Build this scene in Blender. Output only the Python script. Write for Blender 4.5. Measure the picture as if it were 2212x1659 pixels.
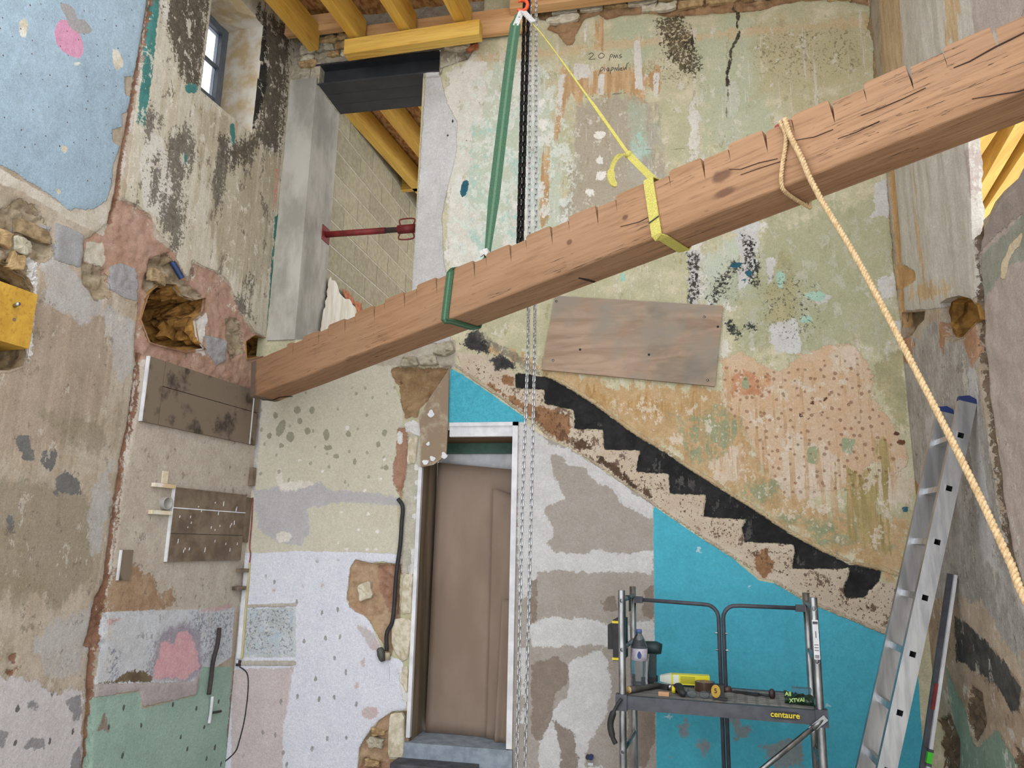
import bpy, bmesh, math, random
import numpy as np
from mathutils import Vector, Matrix, noise as mnoise

random.seed(7)
for o in list(bpy.data.objects):
    bpy.data.objects.remove(o)
scene = bpy.context.scene
COL = scene.collection

# ------------------------------------------------------------------ camera
FPX = 1612.0
CX, CY = 1106.0, 829.5
_up = np.array([1263.0 - CX, -6660.0 - CY, FPX]); _up /= np.linalg.norm(_up)
_xd = -np.array([-6831.0 - CX, 1008.0 - CY, FPX]); _xd /= np.linalg.norm(_xd)
_xd -= _up * (_xd @ _up); _xd /= np.linalg.norm(_xd)
ROT = np.stack([_xd, np.cross(_up, _xd), _up])       # world = ROT @ (right, down, forward)
EYE = np.array([0.0, 0.0, 1.5])
cam = bpy.data.cameras.new('camera')
cam.sensor_width = 36.0
cam.lens = FPX * 36.0 / 2212.0
cam.clip_start = 0.02
camo = bpy.data.objects.new('camera', cam)
COL.objects.link(camo)
m = Matrix.Identity(4)
for i in range(3):
    m[i][0] = ROT[i, 0]; m[i][1] = -ROT[i, 1]; m[i][2] = -ROT[i, 2]; m[i][3] = EYE[i]
camo.matrix_world = m
scene.camera = camo

# ------------------------------------------------------------------ world and light
world = bpy.data.worlds.new('sky')
scene.world = world
world.use_nodes = True
bg = world.node_tree.nodes['Background']
bg.inputs[0].default_value = (0.93, 0.96, 1.0, 1)
bg.inputs[1].default_value = 2.4
scene.cycles.adaptive_threshold = 0.03
scene.cycles.max_bounces = 6
scene.cycles.diffuse_bounces = 2
scene.cycles.glossy_bounces = 3
scene.cycles.transmission_bounces = 6
scene.cycles.caustics_reflective = False
scene.cycles.caustics_refractive = False
scene.view_settings.view_transform = 'Standard'
scene.view_settings.look = 'None'
scene.view_settings.exposure = 0.0
scene.view_settings.gamma = 1.0
scene.view_settings.use_curve_mapping = False

# ------------------------------------------------------------------ projection helpers
def ray(px, py):
    return ROT @ np.array([px - CX, py - CY, FPX])
def onY(px, py, y):
    v = ray(px, py); return EYE + v * (y - EYE[1]) / v[1]
def onX(px, py, x):
    v = ray(px, py); return EYE + v * (x - EYE[0]) / v[0]
def onZ(px, py, z):
    v = ray(px, py); return EYE + v * (z - EYE[2]) / v[2]
def proj(p):
    c = ROT.T @ (np.array(p) - EYE); return CX + FPX * c[0] / c[2], CY + FPX * c[1] / c[2]

class Plane:
    def __init__(s, p0, U, n):
        s.p0 = np.array(p0, float); s.U = np.array(U, float); s.V = np.array([0, 0, 1.0]); s.n = np.array(n, float)
    def uv(s, px, py):
        v = ray(px, py)
        q = EYE + v * ((s.p0 - EYE) @ s.n) / (v @ s.n)
        return np.array([(q - s.p0) @ s.U, q[2] - s.p0[2]])
    def w(s, u, v, h=0.0):
        return s.p0 + s.U * u + s.V * v + s.n * h
    def at(s, px, py, h=0.0):
        u, v = s.uv(px, py); return s.w(u, v, h)

YB = 4.6
_d = ray(1605, 1221); _d[2] = 0; _d /= np.linalg.norm(_d)
_c = onY(600, 450, YB); _c[2] = 0
PB = Plane((0, YB, 0), (1, 0, 0), (0, -1, 0))
PL = Plane(_c, _d, (_d[1], -_d[0], 0))
XR = 1.377
PR = Plane((XR, 0, 0), (0, 1, 0), (-1, 0, 0))
XL = _c[0]

# ------------------------------------------------------------------ material helpers
def C(r, g, b):
    f = lambda c: ((c / 255.0) / 12.92) if c <= 10 else (((c / 255.0) + 0.055) / 1.055) ** 2.4
    return (f(r), f(g), f(b), 1.0)

class NT:
    def __init__(s, name):
        s.m = bpy.data.materials.new(name); s.m.use_nodes = True
        s.t = s.m.node_tree; s.t.nodes.clear()
        s.out = s.n('ShaderNodeOutputMaterial'); s.b = s.n('ShaderNodeBsdfPrincipled')
        s.t.links.new(s.b.outputs[0], s.out.inputs[0])
        s.tc = s.n('ShaderNodeTexCoord')
        s._map = {}
    def n(s, k): return s.t.nodes.new(k)
    def l(s, a, b): s.t.links.new(a, b)
    def mapped(s, sc, off=(0, 0, 0), rot=(0, 0, 0)):
        key = (sc, off, rot)
        if key not in s._map:
            mp = s.n('ShaderNodeMapping'); mp.inputs['Scale'].default_value = sc
            mp.inputs['Location'].default_value = off; mp.inputs['Rotation'].default_value = rot
            s.l(s.tc.outputs['Object'], mp.inputs[0]); s._map[key] = mp.outputs[0]
        return s._map[key]
    def noise(s, scale, detail=4, rough=0.55, stretch=(1, 1, 1), off=(0, 0, 0), dist=0.0, rot=(0, 0, 0)):
        t = s.n('ShaderNodeTexNoise'); t.inputs['Scale'].default_value = scale
        t.inputs['Detail'].default_value = detail; t.inputs['Roughness'].default_value = rough
        t.inputs['Distortion'].default_value = dist
        s.l(s.mapped(tuple(stretch), tuple(off), tuple(rot)), t.inputs['Vector'])
        return t.outputs[0]
    def math(s, op, a, b=None, c=None, clamp=False):
        t = s.n('ShaderNodeMath'); t.operation = op; t.use_clamp = clamp
        for i, x in enumerate((a, b, c)):
            if x is None: continue
            if isinstance(x, (int, float)): t.inputs[i].default_value = x
            else: s.l(x, t.inputs[i])
        return t.outputs[0]
    def rng(s, x, a, b, c=0.0, d=1.0, smooth=True):
        t = s.n('ShaderNodeMapRange'); t.interpolation_type = 'SMOOTHSTEP' if smooth else 'LINEAR'
        t.inputs[1].default_value = a; t.inputs[2].default_value = b
        t.inputs[3].default_value = c; t.inputs[4].default_value = d
        s.l(x, t.inputs[0]); return t.outputs[0]
    def mix(s, f, a, b, mode='MIX'):
        t = s.n('ShaderNodeMix'); t.data_type = 'RGBA'; t.blend_type = mode
        for idx, x in ((0, f), (6, a), (7, b)):
            if isinstance(x, (int, float)): t.inputs[idx].default_value = x
            elif isinstance(x, tuple): t.inputs[idx].default_value = x
            else: s.l(x, t.inputs[idx])
        return t.outputs[2]
    def bump(s, h, dist=1.0, strength=1.0):
        t = s.n('ShaderNodeBump'); t.inputs['Distance'].default_value = dist; t.inputs['Strength'].default_value = strength
        s.l(h, t.inputs['Height']); s.l(t.outputs[0], s.b.inputs['Normal'])
    def col(s, x):
        if isinstance(x, tuple): s.b.inputs['Base Color'].default_value = x
        else: s.l(x, s.b.inputs['Base Color'])
    def fin(s, rough=0.8, metal=0.0, spec=None):
        s.b.inputs['Roughness'].default_value = rough; s.b.inputs['Metallic'].default_value = metal
        if spec is not None: s.b.inputs['Specular IOR Level'].default_value = spec
        return s.m

def simple(name, c1, c2=None, scale=20, rough=0.7, metal=0.0, bump=0.0, stretch=(1, 1, 1), detail=4, lo=.35, hi=.65, spec=None):
    k = NT(name)
    if c2 is None:
        c2 = tuple(min(1, x * 0.82) for x in c1[:3]) + (1,)
    n = k.noise(scale, detail, .6, stretch)
    k.col(k.mix(k.rng(n, lo, hi), c1, c2))
    if bump: k.bump(n, bump)
    return k.fin(rough, metal, spec)

def wood(name, c1, c2, c3, stretch, scale=1.0, rough=0.7, cracks=0.0, dirt=None):
    """grain runs along the axis with the small stretch value"""
    k = NT(name)
    g = k.noise(9 * scale, 6, .65, stretch, dist=.6)
    f = k.noise(55 * scale, 3, .6, stretch, (3, 1, 2))
    c = k.mix(k.rng(g, .32, .68), c1, c2)
    c = k.mix(k.math('MULTIPLY', k.rng(f, .5, .75), .55), c, c3)
    if dirt:
        dn = k.noise(3.0, 5, .6, (1, 1, 1), (5, 5, 5))
        c = k.mix(k.rng(dn, .52, .66), c, dirt)
    if cracks:
        cr = k.noise(6 * scale, 5, .6, tuple(x * (1.0 if x < .5 else 2.2) for x in stretch), (9, 4, 7), dist=.4)
        line = k.rng(k.math('ABSOLUTE', k.math('SUBTRACT', cr, .5)), 0.0, .006, 1, 0)
        gate = k.rng(k.noise(2.2, 2, .5, (1, 1, 1), (1, 8, 3)), .52, .6)
        line = k.math('MULTIPLY', line, gate)
        c = k.mix(k.math('MULTIPLY', line, cracks), c, (0.03, 0.015, 0.008, 1))
        k.bump(k.math('SUBTRACT', k.math('MULTIPLY', f, .002), k.math('MULTIPLY', line, .006)))
    else:
        k.bump(f, .0015)
    k.col(c)
    return k.fin(rough)

# ------------------------------------------------------------------ object helpers
def tag(o, label=None, cat=None, group=None, kind=None):
    if label: o['label'] = label
    if cat: o['category'] = cat
    if group: o['group'] = group
    if kind: o['kind'] = kind
    return o

OFFS = {}
def mesh(name, verts, faces, mat, parent=None, smooth=False):
    me = bpy.data.meshes.new(name)
    off = OFFS.get(parent.name, np.zeros(3)) if parent is not None else np.zeros(3)
    me.from_pydata([tuple(np.asarray(v, float) - off) for v in verts], [], [tuple(f) for f in faces])
    if mat: me.materials.append(mat)
    if smooth:
        me.polygons.foreach_set('use_smooth', [True] * len(me.polygons))
    me.update()
    o = bpy.data.objects.new(name, me); COL.objects.link(o)
    if parent is not None: o.parent = parent
    OFFS[o.name] = off
    return o

def thing(name, label, cat, loc=(0, 0, 0), group=None, kind=None):
    o = bpy.data.objects.new(name, None); COL.objects.link(o)
    o.empty_display_size = .05
    o.location = Vector([float(x) for x in loc]); OFFS[o.name] = np.array([float(x) for x in loc])
    return tag(o, label, cat, group, kind)

class MB:
    """collects shapes in world coordinates"""
    def __init__(s): s.v = []; s.f = []
    def add(s, v, f):
        b = len(s.v); s.v += [np.asarray(x, float) for x in v]; s.f += [tuple(i + b for i in q) for q in f]; return s
    def hexa(s, p):   # 8 corners: bottom 4, top 4
        return s.add(p, [(0, 3, 2, 1), (4, 5, 6, 7), (0, 1, 5, 4), (1, 2, 6, 5), (2, 3, 7, 6), (3, 0, 4, 7)])
    def box(s, c, sx, sy, sz, ax=(1, 0, 0), ay=(0, 1, 0), az=(0, 0, 1)):
        c = np.asarray(c, float); ax, ay, az = (np.asarray(a, float) for a in (ax, ay, az))
        P = [c + ax * sx * i / 2 + ay * sy * j / 2 + az * sz * k / 2 for k in (-1, 1) for i, j in ((-1, -1), (1, -1), (1, 1), (-1, 1))]
        return s.hexa(P)
    def bar(s, a, b, w, h, up=(0, 0, 1)):
        a = np.asarray(a, float); b = np.asarray(b, float); d = b - a; L = np.linalg.norm(d); d /= L
        sd = np.cross(d, up); sd /= np.linalg.norm(sd); uu = np.cross(sd, d)
        return s.box((a + b) / 2, L, w, h, d, sd, uu)
    def tube(s, pts, r, n=10, cap=True, closed=False, flat=None):
        pts = [np.asarray(p, float) for p in pts]; N = len(pts)
        rr = r if isinstance(r, (list, tuple)) else [r] * N
        T = []
        for i in range(N):
            a = pts[i - 1] if (i > 0 or closed) else pts[i]; b = pts[(i + 1) % N] if (i < N - 1 or closed) else pts[i]
            t = b - a; T.append(t / (np.linalg.norm(t) + 1e-12))
        ref = np.array([0, 0, 1.0]) if abs(T[0][2]) < .9 else np.array([1.0, 0, 0])
        x = np.cross(ref, T[0]); x /= np.linalg.norm(x)
        base = len(s.v)
        for i in range(N):
            x = x - T[i] * (x @ T[i]); x /= np.linalg.norm(x); y = np.cross(T[i], x)
            for k in range(n):
                a = 2 * math.pi * k / n
                s.v.append(pts[i] + (x * math.cos(a) + y * math.sin(a)) * rr[i])
        for i in range(N if closed else N - 1):
            j = (i + 1) % N
            for k in range(n):
                k2 = (k + 1) % n
                s.f.append((base + i * n + k, base + i * n + k2, base + j * n + k2, base + j * n + k))
        if cap and not closed:
            s.f.append(tuple(base + k for k in reversed(range(n))))
            s.f.append(tuple(base + (N - 1) * n + k for k in range(n)))
        return s
    def pipe(s, a, b, R, r, n=16, close=False):
        a = np.asarray(a, float); b = np.asarray(b, float); t = (b - a) / np.linalg.norm(b - a)
        ref = np.array([0, 0, 1.0]) if abs(t[2]) < .9 else np.array([1.0, 0, 0]); x = np.cross(ref, t); x /= np.linalg.norm(x); y = np.cross(t, x)
        return s._rings(a, b, [(x * math.cos(2 * math.pi * k / n) + y * math.sin(2 * math.pi * k / n)) for k in range(n)], R, r, close)
    def sqpipe(s, a, b, R, r, x, y):
        x = np.asarray(x, float); y = np.asarray(y, float)
        return s._rings(np.asarray(a, float), np.asarray(b, float), [-x - y, x - y, x + y, -x + y], R, r, False)
    def _rings(s, a, b, D, R, r, close):
        n = len(D); base = len(s.v)
        for p, q in ((a, R), (b, R), (b + (a - b) * (.04 if close else 0), r), (a, r)): s.v += [p + d * q for d in D]
        for i in range(4):
            if close and i == 1: continue
            j = (i + 1) % 4
            if close and i == 2: pass
            for k in range(n):
                k2 = (k + 1) % n; s.f.append((base + i * n + k, base + i * n + k2, base + j * n + k2, base + j * n + k))
        if close:
            s.f.append(tuple(base + n + k for k in range(n))); s.f.append(tuple(base + 2 * n + k for k in reversed(range(n))))
        return s
    def lathe(s, base, prof, n=20, ax=(0, 0, 1)):
        ax = np.asarray(ax, float) / np.linalg.norm(ax)
        return s.tube_var([np.asarray(base, float) + ax * h for r, h in prof], [max(r, 1e-4) for r, h in prof], ax, n)
    def tube_var(s, pts, rr, ax, n):
        ref = np.array([0, 0, 1.0]) if abs(ax[2]) < .9 else np.array([1.0, 0, 0])
        x = np.cross(ref, ax); x /= np.linalg.norm(x); y = np.cross(ax, x); base = len(s.v); N = len(pts)
        for p, r in zip(pts, rr):
            for k in range(n):
                a = 2 * math.pi * k / n; s.v.append(p + (x * math.cos(a) + y * math.sin(a)) * r)
        for i in range(N - 1):
            for k in range(n):
                k2 = (k + 1) % n
                s.f.append((base + i * n + k, base + i * n + k2, base + (i + 1) * n + k2, base + (i + 1) * n + k))
        s.f.append(tuple(base + k for k in reversed(range(n)))); s.f.append(tuple(base + (N - 1) * n + k for k in range(n)))
        return s
    def prism(s, poly, off):
        """poly: list of 3D points, extruded by vector off"""
        n = len(poly); off = np.asarray(off, float); P = [np.asarray(p, float) for p in poly]
        nrm = sum(np.cross(P[i], P[(i + 1) % n]) for i in range(n))
        if nrm @ off > 0: P = P[::-1]
        f = [tuple(range(n)), tuple(reversed(range(n, 2 * n)))]
        for i in range(n):
            j = (i + 1) % n; f.append((j, i, i + n, j + n))
        return s.add(P + [p + off for p in P], f)
    def ribbon(s, pts, wdirs, width, th):
        pts = [np.asarray(p, float) for p in pts]; N = len(pts); base = len(s.v)
        W = width if isinstance(width, (list, tuple)) else [width] * N
        for i in range(N):
            t = pts[min(i + 1, N - 1)] - pts[max(i - 1, 0)]; t /= np.linalg.norm(t)
            w = np.asarray(wdirs[i], float); w = w - t * (w @ t); w /= np.linalg.norm(w); h = np.cross(t, w)
            for a, b in ((-1, -1), (1, -1), (1, 1), (-1, 1)):
                s.v.append(pts[i] + w * W[i] * a / 2 + h * th * b / 2)
        for i in range(N - 1):
            for k in range(4):
                k2 = (k + 1) % 4; s.f.append((base + i * 4 + k, base + i * 4 + k2, base + i * 4 + 4 + k2, base + i * 4 + 4 + k))
        s.f.append((base + 3, base + 2, base + 1, base)); b = base + 4 * (N - 1); s.f.append((b, b + 1, b + 2, b + 3))
        return s
    def build(s, name, mat, parent=None, smooth=False):
        return mesh(name, s.v, s.f, mat, parent, smooth)

def carve(o, cutter):
    """cut real holes into a part; cutter is an MB in world coordinates"""
    c = mesh('cutter', [v - OFFS[o.name] for v in cutter.v], cutter.f, None)
    for me in (o.data, c.data):
        bm = bmesh.new(); bm.from_mesh(me); bmesh.ops.recalc_face_normals(bm, faces=bm.faces); bm.to_mesh(me); bm.free()
    par = o.parent; o.parent = None
    md = o.modifiers.new('cut', 'BOOLEAN'); md.operation = 'DIFFERENCE'; md.solver = 'EXACT'; md.object = c
    bpy.context.view_layer.update()
    me = bpy.data.meshes.new_from_object(o.evaluated_get(bpy.context.evaluated_depsgraph_get()))
    o.modifiers.clear(); me.name = o.name; o.data = me; o.parent = par
    me.polygons.foreach_set('use_smooth', [False] * len(me.polygons)); me.update()
    bpy.data.objects.remove(c)

def smooth_path(P, n=8):
    P = [np.asarray(p, float) for p in P]; out = []
    for i in range(len(P) - 1):
        p0 = P[max(i - 1, 0)]; p1 = P[i]; p2 = P[i + 1]; p3 = P[min(i + 2, len(P) - 1)]
        for k in range(n):
            t = k / n
            out.append(.5 * ((2 * p1) + (p2 - p0) * t + (2 * p0 - 5 * p1 + 4 * p2 - p3) * t * t + (-p0 + 3 * p1 - 3 * p2 + p3) * t ** 3))
    out.append(P[-1]); return out

def text_mesh(txt, size, name, mat, origin, ex, ey, parent, off=0.0, depth=.0006, align='LEFT'):
    cu = bpy.data.curves.new('t', 'FONT'); cu.body = txt; cu.size = size; cu.offset = off; cu.extrude = depth; cu.align_x = align
    to = bpy.data.objects.new('t', cu); COL.objects.link(to)
    bpy.context.view_layer.update()
    me = to.to_mesh(); V = [np.array(v.co) for v in me.vertices]; F = [tuple(p.vertices) for p in me.polygons]
    to.to_mesh_clear(); bpy.data.objects.remove(to)
    ex = np.asarray(ex, float); ey = np.asarray(ey, float); ez = np.cross(ex, ey)
    return mesh(name, [np.asarray(origin) + ex * v[0] + ey * v[1] + ez * v[2] for v in V], F, mat, parent)

# ------------------------------------------------------------------ wall builder: signed-distance layers on a grid
def seg_dist(P, V, closed=True):
    d2 = np.full(len(P), 1e9); n = len(V); ins = np.zeros(len(P), bool)
    for i in range(n if closed else n - 1):
        a = V[i]; b = V[(i + 1) % n]; e = b - a; L = e @ e + 1e-12
        t = np.clip(((P - a) @ e) / L, 0, 1); q = P - a - t[:, None] * e
        d2 = np.minimum(d2, (q * q).sum(1))
        if closed:
            c = (a[1] > P[:, 1]) != (b[1] > P[:, 1])
            with np.errstate(divide='ignore', invalid='ignore'):
                x = a[0] + (P[:, 1] - a[1]) / (b[1] - a[1] + 1e-15) * (b[0] - a[0])
            ins ^= c & (P[:, 0] < x)
    return np.sqrt(d2), ins

MARG = .25
def shape_sd(P, pl, shapes):
    out = np.full(len(P), -MARG)
    for sh in shapes:
        k = sh[0]
        if k == 'p': V = np.array([pl.uv(*q) for q in sh[1]])
        elif k == 'l': V = np.array([pl.uv(*q) for q in sh[2]])
        elif k == 'e':
            _, x, y, rx, ry = sh[:5]; a0 = sh[5] if len(sh) > 5 else 0
            V = []
            for i in range(14):
                a = 2 * math.pi * i / 14; ex, ey = rx * math.cos(a), ry * math.sin(a)
                V.append(pl.uv(x + ex * math.cos(a0) - ey * math.sin(a0), y + ex * math.sin(a0) + ey * math.cos(a0)))
            V = np.array(V)
        wid = sh[1] if k == 'l' else 0
        lo = V.min(0) - MARG - wid; hi = V.max(0) + MARG + wid
        idx = np.where((P[:, 0] > lo[0]) & (P[:, 0] < hi[0]) & (P[:, 1] > lo[1]) & (P[:, 1] < hi[1]))[0]
        if len(idx) == 0: continue
        d, ins = seg_dist(P[idx], V, k != 'l')
        sd = (wid / 2 - d) if k == 'l' else np.where(ins, d, -d)
        out[idx] = np.maximum(out[idx], np.clip(sd, -MARG, MARG))
    return out

def desat(c, k=.84):
    if c is None or c[2] > c[0] * 1.08: return c
    g = .3 * c[0] + .6 * c[1] + .1 * c[2]
    return tuple(g + (x - g) * k for x in c[:3]) + (1.0,)
def L(c1, c2, shapes, e=(0, 0, 0, 0), w=.003, h=0.0, op=1.0, dots=None, cn='d', disp=0.0, sp=None, rub=0.0):
    """e: edge noise (coarse, fine, streak, speck) amplitudes in metres"""
    c1 = desat(c1); c2 = desat(c2)
    return dict(rub=rub, sp=sp, c1=c1, c2=c2 or c1, sh=shapes, e=e, w=w, h=h, op=op, dots=dots, cn=cn, disp=disp)

def reach(ly):
    return 1.7 * sum(ly['e']) + ly['w'] + .002

def wall_material(name, base, layers, ids, relief=.002):
    k = NT(name)
    specs = dict(a=(6, 5, .6, (1, 1, 1), (0, 0, 0)), b=(34, 4, .7, (1, 1, 1), (2, 3, 1)), s=(16, 4, .65, (1, 1, .07), (1, 1, 4)),
                 f=(170, 2, .65, (1, 1, 1), (4, 0, 2)), c=(1.5, 5, .65, (1, 1, 1), (7, 2, 5)), d=(9, 4, .7, (1, 1, 1), (0, 6, 3)),
                 t=(30, 3, .6, (1, 1, .1), (8, 3, 1)), h=(52, 4, .8, (1, 1, 1), (3, 9, 2)),
                 g=(12, 6, .78, (1, 1, .8), (5, 1, 8)), k=(10, 5, .8, (1, 1, .5), (1, 7, 3)), r=(22, 5, .7, (1, 1, .06), (6, 2, 9)))
    class Lazy(dict):
        def __missing__(s, x):
            sc, de, ro, st, of = specs[x]; s[x] = k.noise(sc, de, ro, st, of); return s[x]
    N = Lazy(); K = {}
    def con(x):
        if x not in K: K[x] = k.rng(N[x], .36, .64)
        return K[x]
    VD = {}
    col = k.mix(con(base[2]), base[0], base[1])
    if len(base) > 3: col = k.mix(con('a'), col, base[3])
    height = k.math('MULTIPLY_ADD', N['b'], relief * 1.6, k.math('MULTIPLY_ADD', N['d'], .006, k.math('MULTIPLY', N['h'], .0012)))
    for i in ids:
        ly = layers[i]
        at = k.n('ShaderNodeAttribute'); at.attribute_name = 'm%d' % i
        v = at.outputs['Fac']; tot = 0
        for amp, key in zip(ly['e'], 'absh'):
            if amp:
                v = k.math('MULTIPLY_ADD', N[key], 5 * amp, v); tot += 2.5 * amp
        fac = k.rng(v, tot - ly['w'], tot + ly['w'])
        if ly['dots']:
            sc_, rad, st_ = ly['dots']
            if (sc_, st_) not in VD:
                vor = k.n('ShaderNodeTexVoronoi'); vor.inputs['Scale'].default_value = sc_
                vor.voronoi_dimensions = '2D'; vor.inputs['Randomness'].default_value = .9
                sq = k.n('ShaderNodeSeparateXYZ'); k.l(k.tc.outputs['Object'], sq.inputs[0])
                cq = k.n('ShaderNodeCombineXYZ'); k.l(k.math('ADD', sq.outputs[0], sq.outputs[1]), cq.inputs[0]); k.l(k.math('MULTIPLY', sq.outputs[2], st_), cq.inputs[1])
                k.l(cq.outputs[0], vor.inputs['Vector'])
                VD[(sc_, st_)] = k.math('MULTIPLY_ADD', N['b'], rad * 2.4, vor.outputs['Distance'])
            fac = k.math('MULTIPLY', fac, k.rng(VD[(sc_, st_)], rad * 1.9, rad * 2.2, 1, 0))
        if ly['sp']: fac = k.math('MULTIPLY', fac, k.rng(N[ly['sp'][0]], ly['sp'][1], ly['sp'][1] + .025))
        fo = k.math('MULTIPLY', fac, ly['op']) if ly['op'] != 1 else fac
        lc = ly['c1'] if ly['c1'] == ly['c2'] else k.mix(con(ly['cn']), ly['c1'], ly['c2'])
        col = k.mix(fo, col, lc)
        if abs(ly['h']) >= .0015: height = k.math('MULTIPLY_ADD', fac, ly['h'], height)
    g = k.math('MULTIPLY', k.rng(N['f'], .3, .7, .84, 1.1, False), k.rng(N['h'], .3, .7, .88, 1.1, False))
    g = k.math('MULTIPLY', g, k.rng(N['d'], .3, .7, .92, 1.06, False))
    cc = k.n('ShaderNodeCombineColor')
    for q in range(3): k.l(g, cc.inputs[q])
    col = k.mix(1.0, col, cc.outputs[0], 'MULTIPLY')
    k.col(col); k.bump(height)
    return k.fin(.88, 0, .25)

def wall(name, pl, u0, u1, v0, v1, sp, holes, layers, base, hole_depth, relief=.002):
    nu = int(round((u1 - u0) / sp)); nv = int(round((v1 - v0) / sp))
    gu, gv = np.meshgrid(np.linspace(u0, u1, nu + 1), np.linspace(v0, v1, nv + 1))
    P = np.stack([gu.ravel(), gv.ravel()], 1)
    q = (np.arange(nv)[:, None] * (nu + 1) + np.arange(nu)[None, :]).ravel()
    F = np.stack([q, q + 1, q + nu + 2, q + nu + 1], 1)
    cen = P[F].mean(1); keep = np.ones(len(F), bool)
    HV = [np.array([pl.uv(*p) for p in h]) if kind == 'px' else np.array(h) for kind, h in holes]
    for V in HV:
        _, ins = seg_dist(cen, V); keep &= ~ins
    F = F[keep]
    used = np.zeros(len(P), int); np.add.at(used, F.ravel(), 1)
    onb = (used > 0) & (used < 4) & (P[:, 0] > u0 + 1e-6) & (P[:, 0] < u1 - 1e-6) & (P[:, 1] > v0 + 1e-6) & (P[:, 1] < v1 - 1e-6)
    bi = np.where(onb)[0]
    for V in HV:
        d, _ = seg_dist(P[bi], V); sel = bi[d < sp * 1.6]
        for b in sel:
            best = None; n = len(V)
            for i in range(n):
                a = V[i]; e = V[(i + 1) % n] - a; t = min(1, max(0, ((P[b] - a) @ e) / (e @ e + 1e-12))); qv = a + e * t
                dd = (P[b] - qv) @ (P[b] - qv)
                if best is None or dd < best[0]: best = (dd, qv)
            P[b] = best[1]
        for c in V:
            if len(sel):
                j = sel[np.argmin(((P[sel] - c) ** 2).sum(1))]
                if ((P[j] - c) ** 2).sum() < (sp * 1.5) ** 2: P[j] = c
    H = np.zeros(len(P)); sds = []
    for ly in layers:
        sd = shape_sd(P, pl, ly['sh']); sds.append(sd)
        if ly['disp']:
            idx = np.where(sd > -.012)[0]
            for j in idx:
                s_ = min(1, (sd[j] + .012) / .03); s_ = s_ * s_ * (3 - 2 * s_)
                nz = mnoise.fractal(Vector((P[j][0] * 9, P[j][1] * 9, 1.7)), 1.0, 2.0, 4)
                H[j] += s_ * ly['disp'] * (1 + .7 * nz)
                if ly['rub']:
                    q_ = Vector((P[j][0] * 13 + nz * .25, P[j][1] * 16, 4.1)); ds = mnoise.voronoi(q_)[0]
                    H[j] += s_ * ly['rub'] * (min(.35, ds[1] - ds[0]) / .35 - .6 + .5 * mnoise.noise(q_ * 3.3))
    for b in bi: H[b] *= .3
    W = pl.p0[None] + P[:, :1] * pl.U[None] + P[:, 1:] * pl.V[None] + H[:, None] * pl.n[None]
    # hole sides
    from collections import Counter
    ed = Counter()
    for f in F:
        for i in range(4):
            a, b = int(f[i]), int(f[(i + 1) % 4]); ed[(min(a, b), max(a, b))] += 1
    isb = set(int(x) for x in bi)
    edges = [e for e, c in ed.items() if c == 1 and e[0] in isb and e[1] in isb]
    vb = sorted(set(x for e in edges for x in e)); mp = {x: len(P) + i for i, x in enumerate(vb)}
    nb = len(vb)
    jit = np.array([.25 * mnoise.noise(Vector((P[b][0] * 25, P[b][1] * 25, 0))) for b in vb]) if nb else np.zeros(0)
    W2 = np.concatenate([W[vb], W[vb] - pl.n[None] * (hole_depth * (1 + jit))[:, None]]) if nb else np.zeros((0, 3))
    allv = np.concatenate([W, W2]); fl = [tuple(int(x) for x in f) for f in F] + [(mp[e[0]], mp[e[1]], mp[e[1]] + nb, mp[e[0]] + nb) for e in edges]
    # orientation: face the room
    a, b, c = W[F[0][0]], W[F[0][1]], W[F[0][2]]
    if np.cross(b - a, c - a) @ pl.n < 0: fl = [f[::-1] for f in fl]
    usedv = np.zeros(len(allv), bool)
    for f in fl: usedv[list(f)] = True
    remap = np.cumsum(usedv) - 1
    o = mesh(name, allv[usedv], [tuple(int(remap[i]) for i in f) for f in fl], None, None, True)
    src = list(range(len(P))) + vb + vb
    src = np.array(src)[usedv]
    o.data.polygons.foreach_set('use_smooth', [i < len(F) for i in range(len(fl))])
    for i, sd in enumerate(sds):
        at = o.data.attributes.new('m%d' % i, 'FLOAT', 'POINT'); at.data.foreach_set('value', sd[src].astype(np.float32))
    # one material per set of paint layers that meet in a tile, so that each stays small
    S = np.stack([sd[src] for sd in sds]); R_ = np.array([reach(ly) for ly in layers])
    me = o.data; nf = len(me.polygons); lt = np.zeros(nf, int); me.polygons.foreach_get('loop_start', lt)
    lv = np.zeros(len(me.loops), int); me.loops.foreach_get('vertex_index', lv)
    FV = lv[lt[:, None] + np.arange(4)[None]]
    puv = P[src]; fc = puv[FV].mean(1); T = .3
    tile = np.floor((fc[:, 0] - u0) / T).astype(int) * 1000 + np.floor((fc[:, 1] - v0) / T).astype(int)
    midx = np.zeros(nf, np.int32); sets = []
    for tl in np.unique(tile):
        fi = np.where(tile == tl)[0]; vs_ = np.unique(FV[fi]); sub = S[:, vs_]
        mx = sub.max(1); mn = sub.min(1)
        ids = [i for i in range(len(layers)) if mx[i] > -R_[i]]
        full = [i for i in ids if mn[i] > R_[i] and layers[i]['op'] == 1 and not layers[i]['dots'] and not layers[i]['sp']]
        if full: ids = [i for i in ids if i >= full[-1]]
        sets.append((set(ids), fi))
    bins = []
    for st, fi in sorted(sets, key=lambda q: -len(q[0])):
        best = None
        for bn in bins:
            gr = len(st | bn[0]) - len(bn[0])
            if (gr == 0 and len(bn[0]) <= len(st) + 7) or len(st | bn[0]) <= max(11, len(st) + 1):
                sc_ = len(st | bn[0]) - len(st & bn[0])
                if best is None or sc_ < best[0]: best = (sc_, bn)
        if best: best[1][0] |= st; best[1][1].append(fi)
        else: bins.append([set(st), [fi]])
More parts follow.
